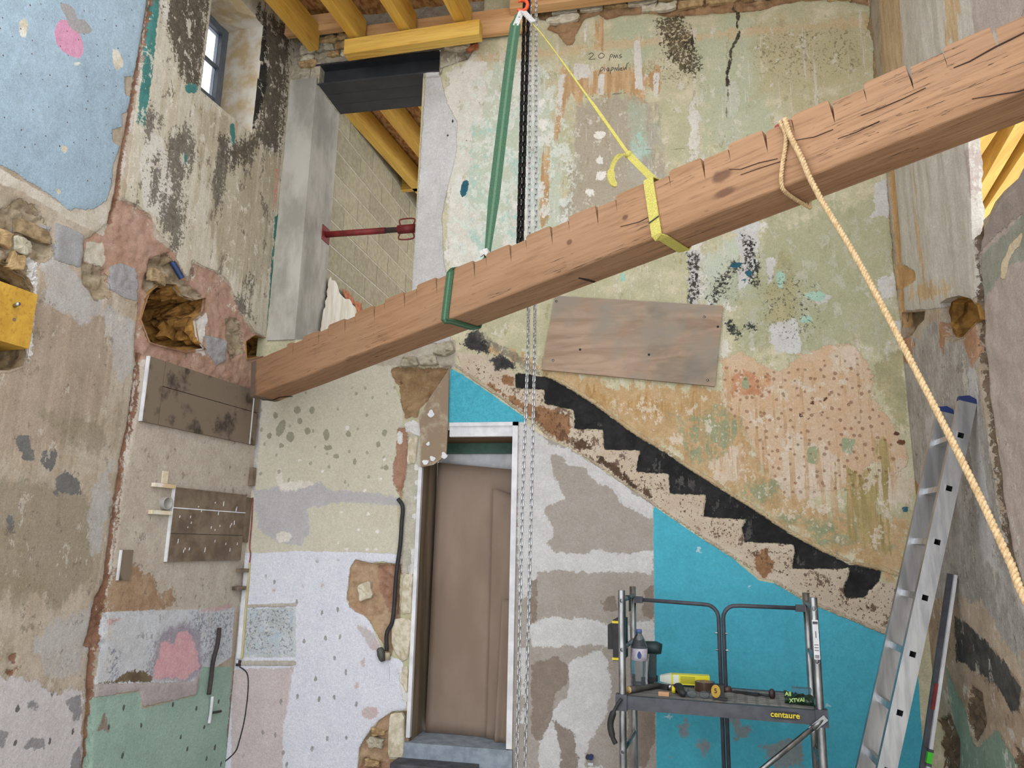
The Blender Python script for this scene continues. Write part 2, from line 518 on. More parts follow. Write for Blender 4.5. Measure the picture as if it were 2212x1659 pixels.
    for j, (st, fl_) in enumerate(bins):
        me.materials.append(wall_material('%s_plaster_%d' % (name, j), base, layers, sorted(st), relief))
        for fi in fl_: midx[fi] = j
    me.polygons.foreach_set('material_index', midx)
    return tag(o, kind='structure')

def pocket(name, pl, pxs, depth, mat, parent, shrink=.75, rough=.04, uvs=None):
    """a broken-out socket behind a hole of the wall"""
    V = [pl.uv(*p) for p in pxs] if uvs is None else [np.array(u) for u in uvs]
    D = []
    for i in range(len(V)):
        a = V[i]; b = V[(i + 1) % len(V)]
        for k in range(4): D.append(a + (b - a) * k / 4)
    c = np.mean(D, 0); n = len(D); vs = []; fs = []
    R = 12
    for r in range(R):
        t = r / (R - 1); s = 1.05 - (1 - shrink) * t
        for p in D:
            q = c + (p - c) * s
            z = mnoise.fractal(Vector((p[0] * 14, p[1] * 14, r * .45)), 1, 2, 4)
            vs.append(pl.w(q[0] + z * rough * min(1, t * 3), q[1] + z * rough * .6 * min(1, t * 3), .002 - depth * t))
    for r in range(R - 1):
        for i in range(n):
            j = (i + 1) % n; fs.append((r * n + i, r * n + j, (r + 1) * n + j, (r + 1) * n + i))
    vs.append(pl.w(c[0], c[1], -depth * 1.05))
    for i in range(n): fs.append(((R - 1) * n + i, (R - 1) * n + (i + 1) % n, len(vs) - 1))
    return mesh(name, vs, fs, mat, parent, False)

def stone_mesh(name, pl, V, h, mat, parent, sink=.02):
    """a rough stone face standing proud of the wall; V = outline in wall coordinates"""
    V = [np.asarray(v, float) for v in V]; c = np.mean(V, 0); D = []
    for i in range(len(V)):
        a = V[i]; b = V[(i + 1) % len(V)]
        for t in (0.12, .5, .88):
            D.append(a + (b - a) * t + np.array([random.uniform(-.004, .004), random.uniform(-.004, .004)]))
    n = len(D); vs = []; fs = []
    for s, z in ((1.0, -sink), (1.0, h * .55), (.88, h), (.5, h * 1.05)):
        for p in D:
            q = c + (p - c) * s; vs.append(pl.w(q[0], q[1], z + (random.uniform(-.35, .25) * h if z > h * .6 else 0)))
    for r in range(3):
        for i in range(n):
            j = (i + 1) % n; fs.append((r * n + i, r * n + j, (r + 1) * n + j, (r + 1) * n + i))
    vs.append(pl.w(c[0], c[1], h)); k = len(vs) - 1
    for i in range(n): fs.append((3 * n + i, 3 * n + (i + 1) % n, k))
    return mesh(name, vs, fs, mat, parent, False)

def rubble(pl, region, mats, parent, ch=(.06, .1), ln=(.1, .24), h=.016, name='stone', seed=1):
    rnd = random.Random(seed); V = np.array([pl.uv(*p) for p in region]); lo, hi = V.min(0), V.max(0)
    y = lo[1]; cnt = 0
    while y < hi[1]:
        hh = rnd.uniform(*ch); x = lo[0] - rnd.uniform(0, .1)
        while x < hi[0]:
            w = rnd.uniform(*ln); g = .007
            P = [(x + g, y + g), (x + w * .5, y + g - rnd.uniform(0, .006)), (x + w - g, y + g), (x + w - g * .7, y + hh * .5),
                 (x + w - g, y + hh - g), (x + w * .45, y + hh - g + rnd.uniform(-.006, .004)), (x + g, y + hh - g), (x + g * .6, y + hh * .55)]
            jj = min(hh, w) * .16; P = [(a + rnd.uniform(-jj, jj), b + rnd.uniform(-jj, jj)) for a, b in P]
            tst = np.array([[x + w * a, y + hh * b] for a in (.15, .5, .85) for b in (.2, .8)])
            _, ins = seg_dist(tst, V)
            if ins.sum() >= 5:
                stone_mesh(name, pl, P, h * rnd.uniform(.6, 1.3), rnd.choice(mats), parent); cnt += 1
            x += w
        y += hh
    return cnt

# ------------------------------------------------------------------ common materials
M = {}
M['stone_pale'] = simple('pale_limestone', C(212, 204, 184), C(184, 172, 146), 25, .9, bump=.004)
M['stone_tan'] = simple('tan_limestone', C(190, 162, 118), C(150, 122, 84), 22, .9, bump=.004)
M['stone_grey'] = simple('grey_limestone', C(186, 178, 158), C(150, 140, 118), 22, .9, bump=.004)
M['brick'] = simple('old_brick', C(196, 128, 88), C(160, 96, 62), 30, .9, bump=.003)
M['earth'] = simple('socket_earth', C(176, 132, 66), C(120, 84, 36), 14, .95, bump=.01)
M['earth2'] = simple('socket_dust', C(168, 146, 112), C(120, 100, 72), 14, .95, bump=.01)
M['concrete'] = simple('cast_concrete', C(184, 180, 170), C(150, 146, 138), 5, .9, bump=.002, stretch=(1, 1, .35), detail=7)
M['block'] = simple('concrete_block', C(178, 169, 142), C(160, 152, 126), 30, .92, bump=.003)
M['block2'] = simple('concrete_block_dark', C(168, 160, 134), C(150, 142, 118), 30, .92, bump=.003)
M['mortar'] = simple('pale_mortar', C(216, 210, 196), C(190, 184, 170), 20, .95)
M['steel'] = simple('black_painted_steel', C(52, 55, 59), C(42, 44, 48), 6, .55, bump=.001)
JY = dict(c1=C(222, 176, 88), c2=C(196, 142, 58), c3=C(160, 106, 40))
M['joist'] = wood('treated_joist', C(226, 184, 86), C(204, 152, 56), C(168, 116, 42), (1, .06, 1))
M['joist_x'] = wood('treated_header', C(230, 190, 96), C(206, 156, 62), C(170, 118, 46), (.06, 1, 1))
M['rim'] = wood('fir_board', C(222, 178, 128), C(198, 148, 96), C(160, 110, 64), (.06, 1, 1))
M['osb'] = simple('strand_board', C(206, 156, 98), C(158, 106, 58), 34, .8, bump=.001, stretch=(1, .5, 1), lo=.4, hi=.6)
M['white'] = simple('white_paint', C(228, 228, 230), C(204, 204, 208), 8, .55)
M['alu'] = simple('aluminium', C(196, 198, 200), C(170, 172, 176), 30, .38, 1.0, stretch=(1, 1, .15))
M['galv'] = simple('galvanised_tube', C(176, 178, 180), C(128, 130, 132), 18, .32, 1.0, stretch=(1, 1, .4))
M['gun'] = simple('gunmetal_paint', C(74, 76, 84), C(58, 60, 68), 14, .5)
M['black'] = simple('black_rubber', C(30, 30, 31), C(42, 42, 43), 20, .6)
M['yellow'] = simple('yellow_plastic', C(232, 212, 40), C(214, 190, 30), 10, .5)
M['blue_cap'] = simple('blue_cap', C(24, 44, 104), C(20, 36, 84), 10, .5)

# ================================================================== STRUCTURE
ZTOP = 5.45
# ---- back wall -----------------------------------------------------
OXL, OXR, OZ0, OZ1 = -2.50, -1.665, 2.86, 4.845          # upper opening
DXL, DXR, DZ0, DZ1 = -1.545, -0.925, 0.335, 2.215        # doorway
STAIR_TOP = [(1136, 806), (1190, 817), (1221, 833), (1285, 874), (1332, 909), (1380, 944), (1443, 980), (1484, 1010), (1560, 1058), (1650, 1114), (1712, 1156), (1780, 1192), (1836, 1218), (1905, 1232)]
STAIR_SAW = [(1898, 1258), (1876, 1275), (1868, 1292), (1824, 1292), (1824, 1262), (1834, 1245), (1833, 1230), (1712, 1228), (1718, 1190), (1714, 1176), (1609, 1171), (1603, 1143), (1611, 1123), (1521, 1116), (1525, 1070), (1447, 1067), (1445, 1024), (1375, 1018), (1382, 973), (1306, 971), (1302, 929), (1240, 926), (1239, 887), (1176, 871), (1176, 841), (1112, 839), (1111, 806)]
STAIR_LOW = [(1000, 806), (1074, 855), (1136, 901), (1180, 944), (1234, 967), (1321, 1026), (1408, 1088), (1457, 1121), (1525, 1167), (1579, 1200), (1622, 1230), (1640, 1250), (1674, 1255), (1742, 1297), (1836, 1335), (1921, 1372), (1985, 1400)]
back = []
A = back.append
# upper wall tones
A(L(C(204, 210, 192), C(186, 198, 176), [('p', [(1000, 250), (1070, 120), (1180, 140), (1205, 330), (1220, 540), (1000, 660), (960, 560), (990, 420)]), ('p', [(1350, 240), (1430, 250), (1420, 420), (1370, 460)]), ('p', [(1500, 560), (1600, 520), (1620, 640), (1530, 680)])], (.06, .03, .06, 0), .03, op=.8))
A(L(C(226, 220, 206), C(208, 202, 186), [('p', [(960, 200), (1010, 110), (1060, 130), (1050, 230), (1010, 300), (1010, 420), (1060, 520), (1040, 650), (960, 650)]), ('p', [(1090, 540), (1130, 300), (1160, 300), (1150, 560)]), ('p', [(1490, 600), (1490, 210), (1515, 205), (1520, 420), (1512, 660)]), ('p', [(1572, 190), (1592, 190), (1596, 330), (1580, 330)])], (.05, .03, .04, 0), .012, .0015))
A(L(C(176, 162, 144), C(160, 146, 126), [('p', [(1240, 220), (1300, 205), (1420, 215), (1450, 470), (1300, 580), (1210, 560), (1240, 380)])], (.04, .03, .06, 0), .03, op=.75))
A(L(C(186, 196, 164), C(168, 180, 148), [('p', [(1360, 230), (1400, 235), (1405, 330), (1365, 345)]), ('p', [(1330, 30), (1420, 40), (1420, 130), (1330, 140)]), ('p', [(1500, 60), (1640, 30), (1660, 300), (1520, 330)])], (.06, .04, .06, 0), .04, op=.55))
A(L(C(196, 180, 130), C(178, 160, 108), [('p', [(1620, 30), (1880, 30), (1890, 190), (1640, 200)]), ('p', [(1690, 200), (1890, 200), (1890, 330), (1740, 300)])], (.08, .05, .05, 0), .05, op=.55))
# ceiling band, drips
A(L(C(214, 186, 142), C(198, 168, 118), [('l', .06, [(1030, 128), (1130, 118), (1240, 112)]), ('l', .06, [(1230, 108), (1450, 84), (1650, 66), (1880, 46)])], (.02, .02, .03, 0), .015, op=.75))
A(L(C(206, 168, 118), C(188, 146, 92), [('p', [(1208, 150), (1430, 148), (1430, 200), (1300, 205), (1245, 215), (1215, 225)]), ('p', [(1270, 45), (1292, 45), (1292, 105), (1270, 105)]), ('l', .05, [(1225, 215), (1200, 270), (1180, 420), (1180, 480)])], (0, .01, .09, 0), .006, cn='t'))
A(L(C(226, 218, 206), C(208, 200, 190), [('p', [(1206, 165), (1216, 165), (1213, 228), (1207, 228)]), ('p', [(1238, 138), (1275, 138), (1280, 168), (1240, 170)]), ('p', [(1292, 160), (1305, 160), (1302, 205), (1290, 205)]), ('p', [(1370, 90), (1382, 90), (1388, 190), (1374, 190)]), ('p', [(1262, 42), (1274, 42), (1270, 90), (1262, 90)]), ('p', [(1410, 160), (1424, 160), (1420, 210), (1412, 210)])], (0, .008, .02, 0), .004, .001))
# rubble break at the head of the wall (recessed)
A(L(C(176, 136, 92), C(146, 108, 68), [('p', [(1148, -90), (1900, -90), (1905, 15), (1800, -4), (1700, 6), (1640, 22), (1560, 26), (1520, 30), (1455, 35), (1400, 28), (1340, 32), (1310, 42), (1295, 30), (1262, 40), (1245, 70), (1238, 95), (1224, 96), (1205, 72), (1182, 62), (1192, 45), (1165, 40), (1155, 15)]), ('p', [(1005, 75), (1040, 70), (1030, 100), (1008, 126), (1000, 100)])], (.012, .006, 0, 0), .003, -.004, disp=-.022, rub=0.02))
A(L(C(168, 158, 138), C(140, 128, 106), [('p', [(600, -60), (1050, -60), (1042, 60), (1010, 128), (955, 145), (950, 165), (690, 180), (640, 190), (618, 150)])], (.01, .006, 0, 0), .003, -.003, disp=-.012, rub=0.015))
UPW = [(950, 120), (1880, 20), (1960, 700), (1985, 1240), (1836, 1215), (1560, 1055), (1221, 830), (1010, 730), (960, 600)]
A(L(C(224, 216, 198), C(208, 200, 180), [('p', UPW)], (0, 0, 0, 0), .03, .0008, op=.75, sp=('g', .585)))
A(L(C(222, 214, 200), C(210, 202, 186), [('p', UPW)], (0, 0, 0, 0), .03, op=.6, sp=('r', .60)))
A(L(C(168, 150, 108), C(150, 136, 96), [('p', UPW)], (0, 0, 0, 0), .03, op=.5, sp=('k', .58)))
A(L(C(132, 122, 92), C(112, 102, 76), [('p', UPW)], (0, 0, 0, 0), .03, op=.6, sp=('h', .66)))
A(L(C(230, 228, 216), C(206, 214, 200), [('p', [(985, 280), (1040, 130), (1200, 140), (1230, 330), (1240, 540), (1060, 640), (985, 640), (960, 540), (990, 400)])], (.05, .03, .03, 0), .05, .0008, op=.85, sp=('g', .50)))
A(L(C(182, 208, 196), C(168, 200, 186), [('p', [(1000, 300), (1110, 200), (1160, 360), (1140, 520), (1040, 620), (1000, 560)]), ('p', [(1360, 230), (1410, 235), (1410, 340), (1365, 350)])], (.05, .03, .03, 0), .05, op=.8, sp=('k', .53)))
A(L(C(228, 224, 212), C(212, 204, 190), [('p', [(1500, 700), (1640, 470), (1900, 470), (1960, 760), (1880, 780), (1700, 760), (1560, 780)])], (.05, .03, .03, 0), .05, .0008, op=.85, sp=('g', .535)))
A(L(C(232, 226, 214), None, [('e', 1295, 292, 14, 8), ('e', 1295, 347, 9, 12), ('e', 1298, 378, 10, 12), ('e', 1170, 222, 10, 7), ('e', 1172, 270, 8, 14), ('e', 1275, 415, 10, 8)], (.01, .012, 0, .01), .003, .001))
# mould
A(L(C(70, 62, 44), C(104, 92, 66), [('p', [(1418, 42), (1470, 32), (1482, 60), (1498, 110), (1512, 150), (1490, 160), (1450, 140), (1438, 95), (1420, 55)])], (.02, .02, 0, .07), .008, sp=('h', .44)))
A(L(C(92, 84, 58), C(120, 108, 74), [('p', [(1640, 60), (1840, 60), (1860, 150), (1700, 180), (1620, 150)]), ('p', [(1400, 120), (1510, 120), (1520, 190), (1400, 190)])], (.03, .02, 0, 0), .06, op=.75, sp=('h', .555)))
A(L(C(62, 54, 42), C(84, 74, 58), [('l', .014, [(1583, 14), (1594, 26), (1593, 60), (1598, 72), (1580, 108), (1576, 140), (1570, 160), (1573, 186)]), ('l', .010, [(1490, 40), (1494, 80), (1500, 118)])], (.006, .008, 0, 0), .003, -.004))
A(L(C(150, 140, 108), C(128, 118, 88), [('l', .006, [(1285, 330), (1400, 322), (1510, 322), (1570, 314), (1640, 306)]), ('l', .006, [(1574, 190), (1568, 260), (1565, 310)]), ('l', .007, [(1240, 215), (1290, 206), (1350, 200)])], (.004, .004, 0, 0), .002, -.002))
# below the beam, right
A(L(C(170, 172, 132), C(152, 156, 116), [('p', [(1560, 620), (1700, 470), (1940, 400), (1960, 700), (1930, 800), (1850, 760), (1700, 780), (1600, 740)])], (.08, .05, .05, 0), .05, op=.6))
A(L(C(160, 154, 108), C(178, 166, 116), [('p', [(1880, 780), (1960, 740), (1968, 930), (1930, 930), (1895, 850)]), ('p', [(1660, 620), (1700, 560), (1720, 760), (1670, 780)])], (.05, .04, .05, 0), .02, op=.8))
A(L(C(214, 212, 206), C(196, 192, 186), [('p', [(1885, 400), (1925, 385), (1932, 440), (1915, 465), (1880, 470), (1890, 440)]), ('p', [(1893, 600), (1935, 590), (1938, 645), (1900, 650)]), ('p', [(1923, 695), (1950, 690), (1948, 735), (1930, 720)]), ('p', [(1585, 490), (1640, 480), (1632, 590), (1590, 640), (1600, 560)]), ('p', [(1488, 545), (1512, 540), (1508, 660), (1490, 660)]), ('p', [(1745, 645), (1790, 640), (1770, 660)]), ('p', [(1655, 560), (1672, 560), (1668, 610), (1660, 610)]), ('p', [(1660, 700), (1720, 690), (1730, 760), (1670, 770)])], (.015, .014, .01, 0), .004, .0012))
A(L(C(180, 208, 188), C(160, 196, 178), [('e', 1685, 600, 9, 18), ('e', 1760, 640, 20, 10), ('e', 1345, 600, 8, 14), ('e', 1740, 690, 14, 8)], (.015, .012, 0, 0), .006))
A(L(C(44, 44, 40), C(76, 74, 64), [('p', [(1602, 500), (1625, 520), (1640, 580), (1640, 620), (1622, 610), (1610, 560)]), ('p', [(1488, 550), (1508, 550), (1504, 650), (1492, 655)]), ('l', .05, [(1590, 575), (1560, 610), (1540, 650)])], (.015, .015, 0, .03), .01, sp=('h', .47)))
A(L(C(56, 58, 50), C(84, 84, 70), [('p', [(1520, 620), (1560, 560), (1600, 570), (1600, 640), (1540, 690)]), ('p', [(1650, 600), (1690, 580), (1770, 610), (1770, 720), (1700, 740), (1645, 690)])], (.03, .02, 0, 0), .08, op=.9, sp=('h', .56)))
A(L(C(46, 52, 46), C(64, 72, 62), [('p', [(1565, 695), (1578, 690), (1590, 712), (1598, 716), (1590, 735), (1575, 718)]), ('e', 1620, 704, 12, 6, .2)], (.012, .015, 0, .02), .006))
A(L(C(56, 104, 118), C(40, 84, 100), [('e', 1590, 573, 14, 5, -.2), ('e', 1618, 590, 8, 5), ('e', 1607, 606, 5, 4), ('e', 1003, 407, 8, 20, .25), ('e', 1955, 1100, 10, 6)], (.004, .006, 0, 0), .002))
# tan lower band above the stairs
A(L(C(206, 172, 122), C(184, 148, 94), [('p', [(1010, 735), (1150, 780), (1230, 820), (1560, 845), (1600, 900), (1660, 1010), (1800, 1100), (1960, 1120), (1970, 1240), (1900, 1235), (1780, 1190), (1560, 1055), (1380, 940), (1221, 830)])], (.06, .03, .05, 0), .02))
A(L(C(196, 156, 92), C(176, 134, 70), [('p', [(1250, 850), (1330, 850), (1500, 870), (1480, 900), (1330, 890), (1290, 870)]), ('p', [(1640, 900), (1665, 880), (1670, 1060), (1640, 1060)])], (.04, .02, .08, 0), .012, cn='t'))
A(L(C(162, 164, 122), C(140, 146, 106), [('p', [(1450, 900), (1560, 870), (1610, 880), (1600, 940), (1560, 1000), (1500, 990)]), ('p', [(1590, 1040), (1690, 1030), (1700, 1080), (1620, 1090)]), ('p', [(1740, 1000), (1770, 960), (1760, 1010)]), ('p', [(1690, 1120), (1860, 1100), (1920, 1180), (1780, 1170)])], (.05, .04, .02, 0), .04, sp=('g', .45)))
A(L(C(216, 184, 148), C(206, 168, 128), [('p', [(1555, 775), (1600, 765), (1650, 790), (1700, 790), (1740, 762), (1815, 740), (1855, 745), (1880, 790), (1890, 860), (1925, 900), (1950, 960), (1958, 1010), (1930, 1030), (1890, 1000), (1850, 1050), (1780, 1060), (1700, 1055), (1640, 1010), (1600, 900), (1560, 870)])], (.03, .02, .01, 0), .004, .0015))
A(L(C(226, 206, 184), C(210, 190, 164), [('p', [(1680, 1040), (1700, 940), (1780, 960), (1820, 1000), (1830, 1040), (1760, 1090), (1690, 1080)]), ('p', [(1540, 1000), (1600, 960), (1620, 1040), (1560, 1050)]), ('p', [(1800, 745), (1850, 745), (1870, 800), (1800, 800)]), ('p', [(1890, 1000), (1955, 1000), (1960, 1090), (1900, 1090)])], (.04, .03, .01, 0), .008, op=.8))
A(L(C(192, 124, 80), C(206, 150, 108), [('p', [(1580, 815), (1605, 800), (1650, 815), (1665, 800), (1662, 862), (1620, 858), (1578, 850)])], (.02, .015, 0, .01), .006))
A(L(C(164, 172, 132), C(150, 158, 120), [('e', 1610, 828, 9, 14), ('p', [(1745, 965), (1770, 965), (1768, 1005), (1742, 995)]), ('p', [(1815, 945), (1850, 948), (1840, 985), (1820, 975)])], (.006, .006, 0, 0), .003))
A(L(C(182, 160, 98), C(160, 140, 80), [('p', [(1825, 1010), (1915, 1015), (1915, 1190), (1880, 1200), (1835, 1160)]), ('p', [(1885, 945), (1918, 960), (1916, 1010), (1890, 1010)])], (.01, .01, .09, 0), .008, cn='t'))
A(L(C(190, 146, 92), C(204, 166, 116), [('p', [(1560, 790), (1700, 800), (1840, 760), (1890, 860), (1950, 1000), (1900, 1180), (1700, 1090), (1230, 840), (1560, 850)])], (0, 0, 0, 0), .03, op=.7, sp=('r', .55)))
A(L(C(228, 214, 192), C(214, 196, 170), [('p', [(1560, 790), (1700, 800), (1840, 760), (1890, 860), (1950, 1000), (1940, 1220), (1700, 1130), (1400, 930), (1300, 860), (1560, 850)])], (0, 0, 0, 0), .03, .0006, op=.75, sp=('g', .56)))
A(L(C(150, 96, 62), C(124, 78, 50), [('p', [(1560, 790), (1700, 800), (1840, 760), (1880, 800), (1900, 900), (1945, 960), (1940, 1030), (1840, 1060), (1690, 1070), (1650, 980), (1560, 870)])], (.01, 0, 0, 0), .01, -.002, dots=(17, .16, 1.0), op=.62))
A(L(C(120, 74, 44), C(90, 54, 34), [('l', .008, [(1745, 905), (1760, 892), (1780, 890)]), ('e', 1755, 870, 5, 5), ('e', 1730, 898, 6, 3, .8), ('e', 1783, 862, 7, 2, -.8), ('e', 1938, 937, 8, 5), ('e', 1947, 955, 9, 6)], (.003, .005, 0, 0), .002, -.002))
A(L(C(190, 160, 104), C(150, 122, 74), [('p', [(1883, -20), (1902, -20), (1905, 120), (1910, 180), (1888, 190), (1886, 90), (1876, 60)]), ('p', [(1918, 370), (1934, 370), (1950, 640), (1958, 690), (1945, 690), (1930, 560)])], (.006, .006, .01, 0), .003, -.004, disp=-.01))
# stair scar
A(L(C(210, 192, 168), C(194, 172, 146), [('p', [(985, 760), (1052, 766), (1111, 806)] + STAIR_SAW[::-1][1:] + [(1940, 1262), (1990, 1290), (1990, 1400)] + STAIR_LOW[::-1][1:])], (.006, .006, 0, 0), .003, .002))
A(L(C(166, 120, 76), C(140, 96, 58), [('p', [(1052, 830), (1180, 880), (1235, 895), (1232, 960), (1180, 940), (1090, 860)]), ('p', [(1625, 1195), (1660, 1185), (1672, 1215), (1655, 1250), (1632, 1232)]), ('p', [(1080, 800), (1110, 810), (1120, 845), (1085, 830)])], (.02, .015, 0, .01), .005, -.001))
A(L(C(96, 72, 50), C(70, 52, 38), [('p', [(1225, 950), (1260, 945), (1285, 970), (1245, 975)]), ('p', [(1295, 995), (1330, 1005), (1370, 1050), (1372, 1060), (1320, 1020)]), ('p', [(1385, 1060), (1410, 1060), (1410, 1080), (1395, 1075)]), ('p', [(1290, 985), (1305, 985), (1310, 1000), (1295, 1000)])], (.014, .014, 0, .01), .005))
A(L(C(104, 78, 56), C(74, 54, 40), [('p', [(1000, 770), (1180, 850), (1440, 1030), (1700, 1180), (1940, 1270), (1985, 1400), (1700, 1260), (1400, 1075), (1180, 935), (1010, 800)])], (.0, .0, 0, 0), .01, sp=('h', .575)))
A(L(C(112, 80, 54), C(82, 58, 42), [('p', [(1090, 830), (1180, 850), (1440, 1050), (1420, 1085), (1180, 935)]), ('p', [(1500, 1140), (1700, 1240), (1960, 1380), (1960, 1340), (1700, 1200), (1540, 1120)])], (0, 0, 0, 0), .012, op=.85, sp=('g', .545)))
A(L(C(32, 31, 31), C(46, 45, 45), [('p', STAIR_TOP + STAIR_SAW)], (.005, .006, 0, 0), .003, -.003, disp=-.012))
A(L(C(52, 50, 50), C(78, 76, 74), [('p', [(992, 745), (1010, 722), (1032, 712), (1060, 740), (1055, 765), (1020, 760)]), ('p', [(1053, 772), (1085, 765), (1112, 785), (1118, 800), (1070, 800)])], (.012, .012, 0, .02), .006))
A(L(C(132, 126, 108), C(110, 104, 88), [('p', [(1032, 712), (1110, 765), (1180, 810), (1150, 808), (1100, 775), (1050, 740)])], (.012, .01, 0, .03), .012, op=.8))
A(L(C(120, 116, 112), C(90, 88, 86), [('p', [(1240, 890), (1400, 960), (1600, 1080), (1900, 1240), (1700, 1220), (1400, 1040)])], (0, 0, 0, 0), .01, sp=('k', .57), op=.45))
A(L(C(204, 178, 132), C(182, 152, 106), [('l', .022, [(x, y - 4) for x, y in STAIR_TOP[1:]] + [(1950, 1245)])], (.004, .004, 0, 0), .003, .004, disp=.006))
# under-stair partition: grey plasterboard, filler, turquoise paint
A(L(C(172, 162, 152), C(160, 150, 138), [('p', [(1118, 905), (1180, 946), (1234, 970), (1412, 1090), (1420, 1760), (1105, 1760)])], (.002, .002, 0, 0), .002))
A(L(C(214, 212, 210), C(198, 196, 194), [('p', [(1118, 905), (1172, 938), (1186, 960), (1234, 970), (1412, 1092), (1412, 1125), (1380, 1110), (1340, 1085), (1330, 1060), (1290, 1040), (1262, 1010), (1225, 1005), (1215, 985), (1185, 975), (1190, 1025), (1215, 1055), (1225, 1080), (1180, 1095), (1172, 1110), (1190, 1130), (1195, 1155), (1178, 1170), (1195, 1195), (1250, 1200), (1290, 1190), (1330, 1198), (1412, 1190), (1412, 1240), (1250, 1232), (1158, 1236), (1158, 1270), (1135, 1290), (1120, 1280)]), ('p', [(1140, 1345), (1200, 1335), (1280, 1340), (1330, 1355), (1415, 1335), (1416, 1390), (1330, 1398), (1150, 1396)]), ('p', [(1122, 1400), (1142, 1400), (1135, 1560), (1128, 1560)]), ('p', [(1230, 1430), (1300, 1400), (1325, 1480), (1300, 1560), (1268, 1600), (1262, 1659), (1300, 1659), (1290, 1760), (1170, 1760), (1165, 1600), (1200, 1530), (1225, 1490)])], (.016, .014, 0, 0), .005, .0008, op=.92))
A(L(C(142, 126, 112), C(128, 112, 98), [('p', [(1300, 1300), (1325, 1290), (1335, 1320), (1310, 1318)]), ('p', [(1395, 1275), (1412, 1265), (1412, 1340), (1390, 1330)]), ('p', [(1148, 1255), (1162, 1250), (1158, 1345), (1145, 1345)]), ('p', [(1145, 1430), (1200, 1420), (1225, 1440), (1230, 1480), (1200, 1500), (1185, 1560), (1165, 1600), (1150, 1590)]), ('p', [(1200, 1560), (1240, 1590), (1250, 1659), (1210, 1659)]), ('p', [(1360, 1510), (1416, 1510), (1416, 1600), (1390, 1659), (1350, 1659)])], (.014, .012, 0, 0), .004, op=.9))
A(L(C(84, 180, 200), C(74, 168, 190), [('p', [(1411, 1092), (1457, 1123), (1525, 1170), (1579, 1203), (1640, 1254), (1674, 1260), (1742, 1301), (1836, 1339), (1921, 1376), (1975, 1396), (1984, 1470), (1996, 1659), (2000, 1760), (1419, 1760)])], (.002, .002, 0, 0), .0015, .0006, cn='f'))
A(L(C(150, 140, 134), C(132, 126, 124), [('p', [(1462, 1570), (1485, 1555), (1488, 1590), (1470, 1595)]), ('p', [(1568, 1555), (1585, 1540), (1598, 1550), (1600, 1570), (1620, 1570), (1615, 1595), (1590, 1595), (1582, 1570)]), ('p', [(1640, 1610), (1730, 1600), (1735, 1659), (1680, 1659)]), ('e', 1455, 1635, 8, 5), ('e', 1520, 1620, 14, 20)], (.02, .015, 0, .015), .008, op=.8))
A(L(C(206, 222, 224), C(170, 200, 206), [('e', 1445, 1548, 9, 5), ('e', 1508, 1188, 5, 4), ('e', 1620, 1268, 4, 4), ('e', 1790, 1525, 8, 3, .5)], (.01, .012, 0, .01), .004, op=.7))
A(L(C(84, 180, 200), C(74, 168, 190), [('p', [(973, 795), (1000, 810), (1074, 860), (1136, 903), (1142, 912), (967, 913)])], (.002, .003, 0, 0), .002, cn='b'))
A(L(C(196, 178, 150), C(170, 150, 120), [('l', .02, [(985, 790), (1074, 852), (1158, 912), (1190, 945)]), ('l', .016, [(1234, 966), (1321, 1024), (1408, 1086), (1457, 1120), (1579, 1199), (1625, 1228)]), ('l', .018, [(1674, 1256), (1742, 1297), (1836, 1335), (1930, 1374), (1985, 1396)])], (.003, .004, 0, 0), .002, .004, disp=.006))
# lower left: cream, grey, white, pink
A(L(C(208, 201, 179), C(196, 189, 166), [('p', [(500, 780), (860, 780), (850, 830), (870, 880), (868, 1000), (858, 1100), (866, 1198), (700, 1200), (500, 1196)])], (.003, .004, 0, 0), .003, .001))
A(L(C(186, 182, 186), C(174, 170, 174), [('p', [(548, 1060), (600, 1050), (690, 1040), (720, 1058), (860, 1072), (862, 1094), (790, 1084), (740, 1085), (665, 1100), (665, 1150), (650, 1178), (610, 1175), (560, 1150), (552, 1100)]), ('l', .03, [(560, 860), (552, 990), (545, 1060)])], (.014, .014, 0, .006), .005, op=.9))
A(L(C(226, 220, 208), C(208, 198, 182), [('e', 612, 1160, 18, 12), ('e', 604, 1030, 7, 22), ('p', [(600, 1045), (650, 1035), (690, 1042), (640, 1060), (605, 1060)])], (.01, .01, 0, .006), .004))
A(L(C(164, 160, 136), C(150, 146, 124), [('p', [(560, 850), (860, 830), (868, 1050), (545, 1050)])], (.01, 0, 0, 0), .02, -.001, dots=(8, .09, .8), op=.8))
A(L(C(232, 228, 218), C(222, 216, 204), [('e', 750, 924, 5, 6), ('e', 706, 968, 5, 4), ('e', 816, 960, 4, 5), ('e', 765, 998, 5, 5), ('e', 830, 992, 4, 4), ('e', 697, 1018, 4, 4), ('e', 822, 1035, 4, 4), ('e', 788, 1060, 4, 4), ('e', 738, 1106, 4, 4), ('e', 795, 1110, 4, 4), ('e', 815, 1148, 5, 4), ('e', 775, 1145, 4, 3), ('e', 794, 1186, 5, 4), ('e', 812, 1186, 5, 4), ('e', 748, 1186, 5, 3), ('e', 648, 995, 4, 4), ('e', 730, 1172, 3, 3)], (.002, .004, 0, 0), .002, .001))
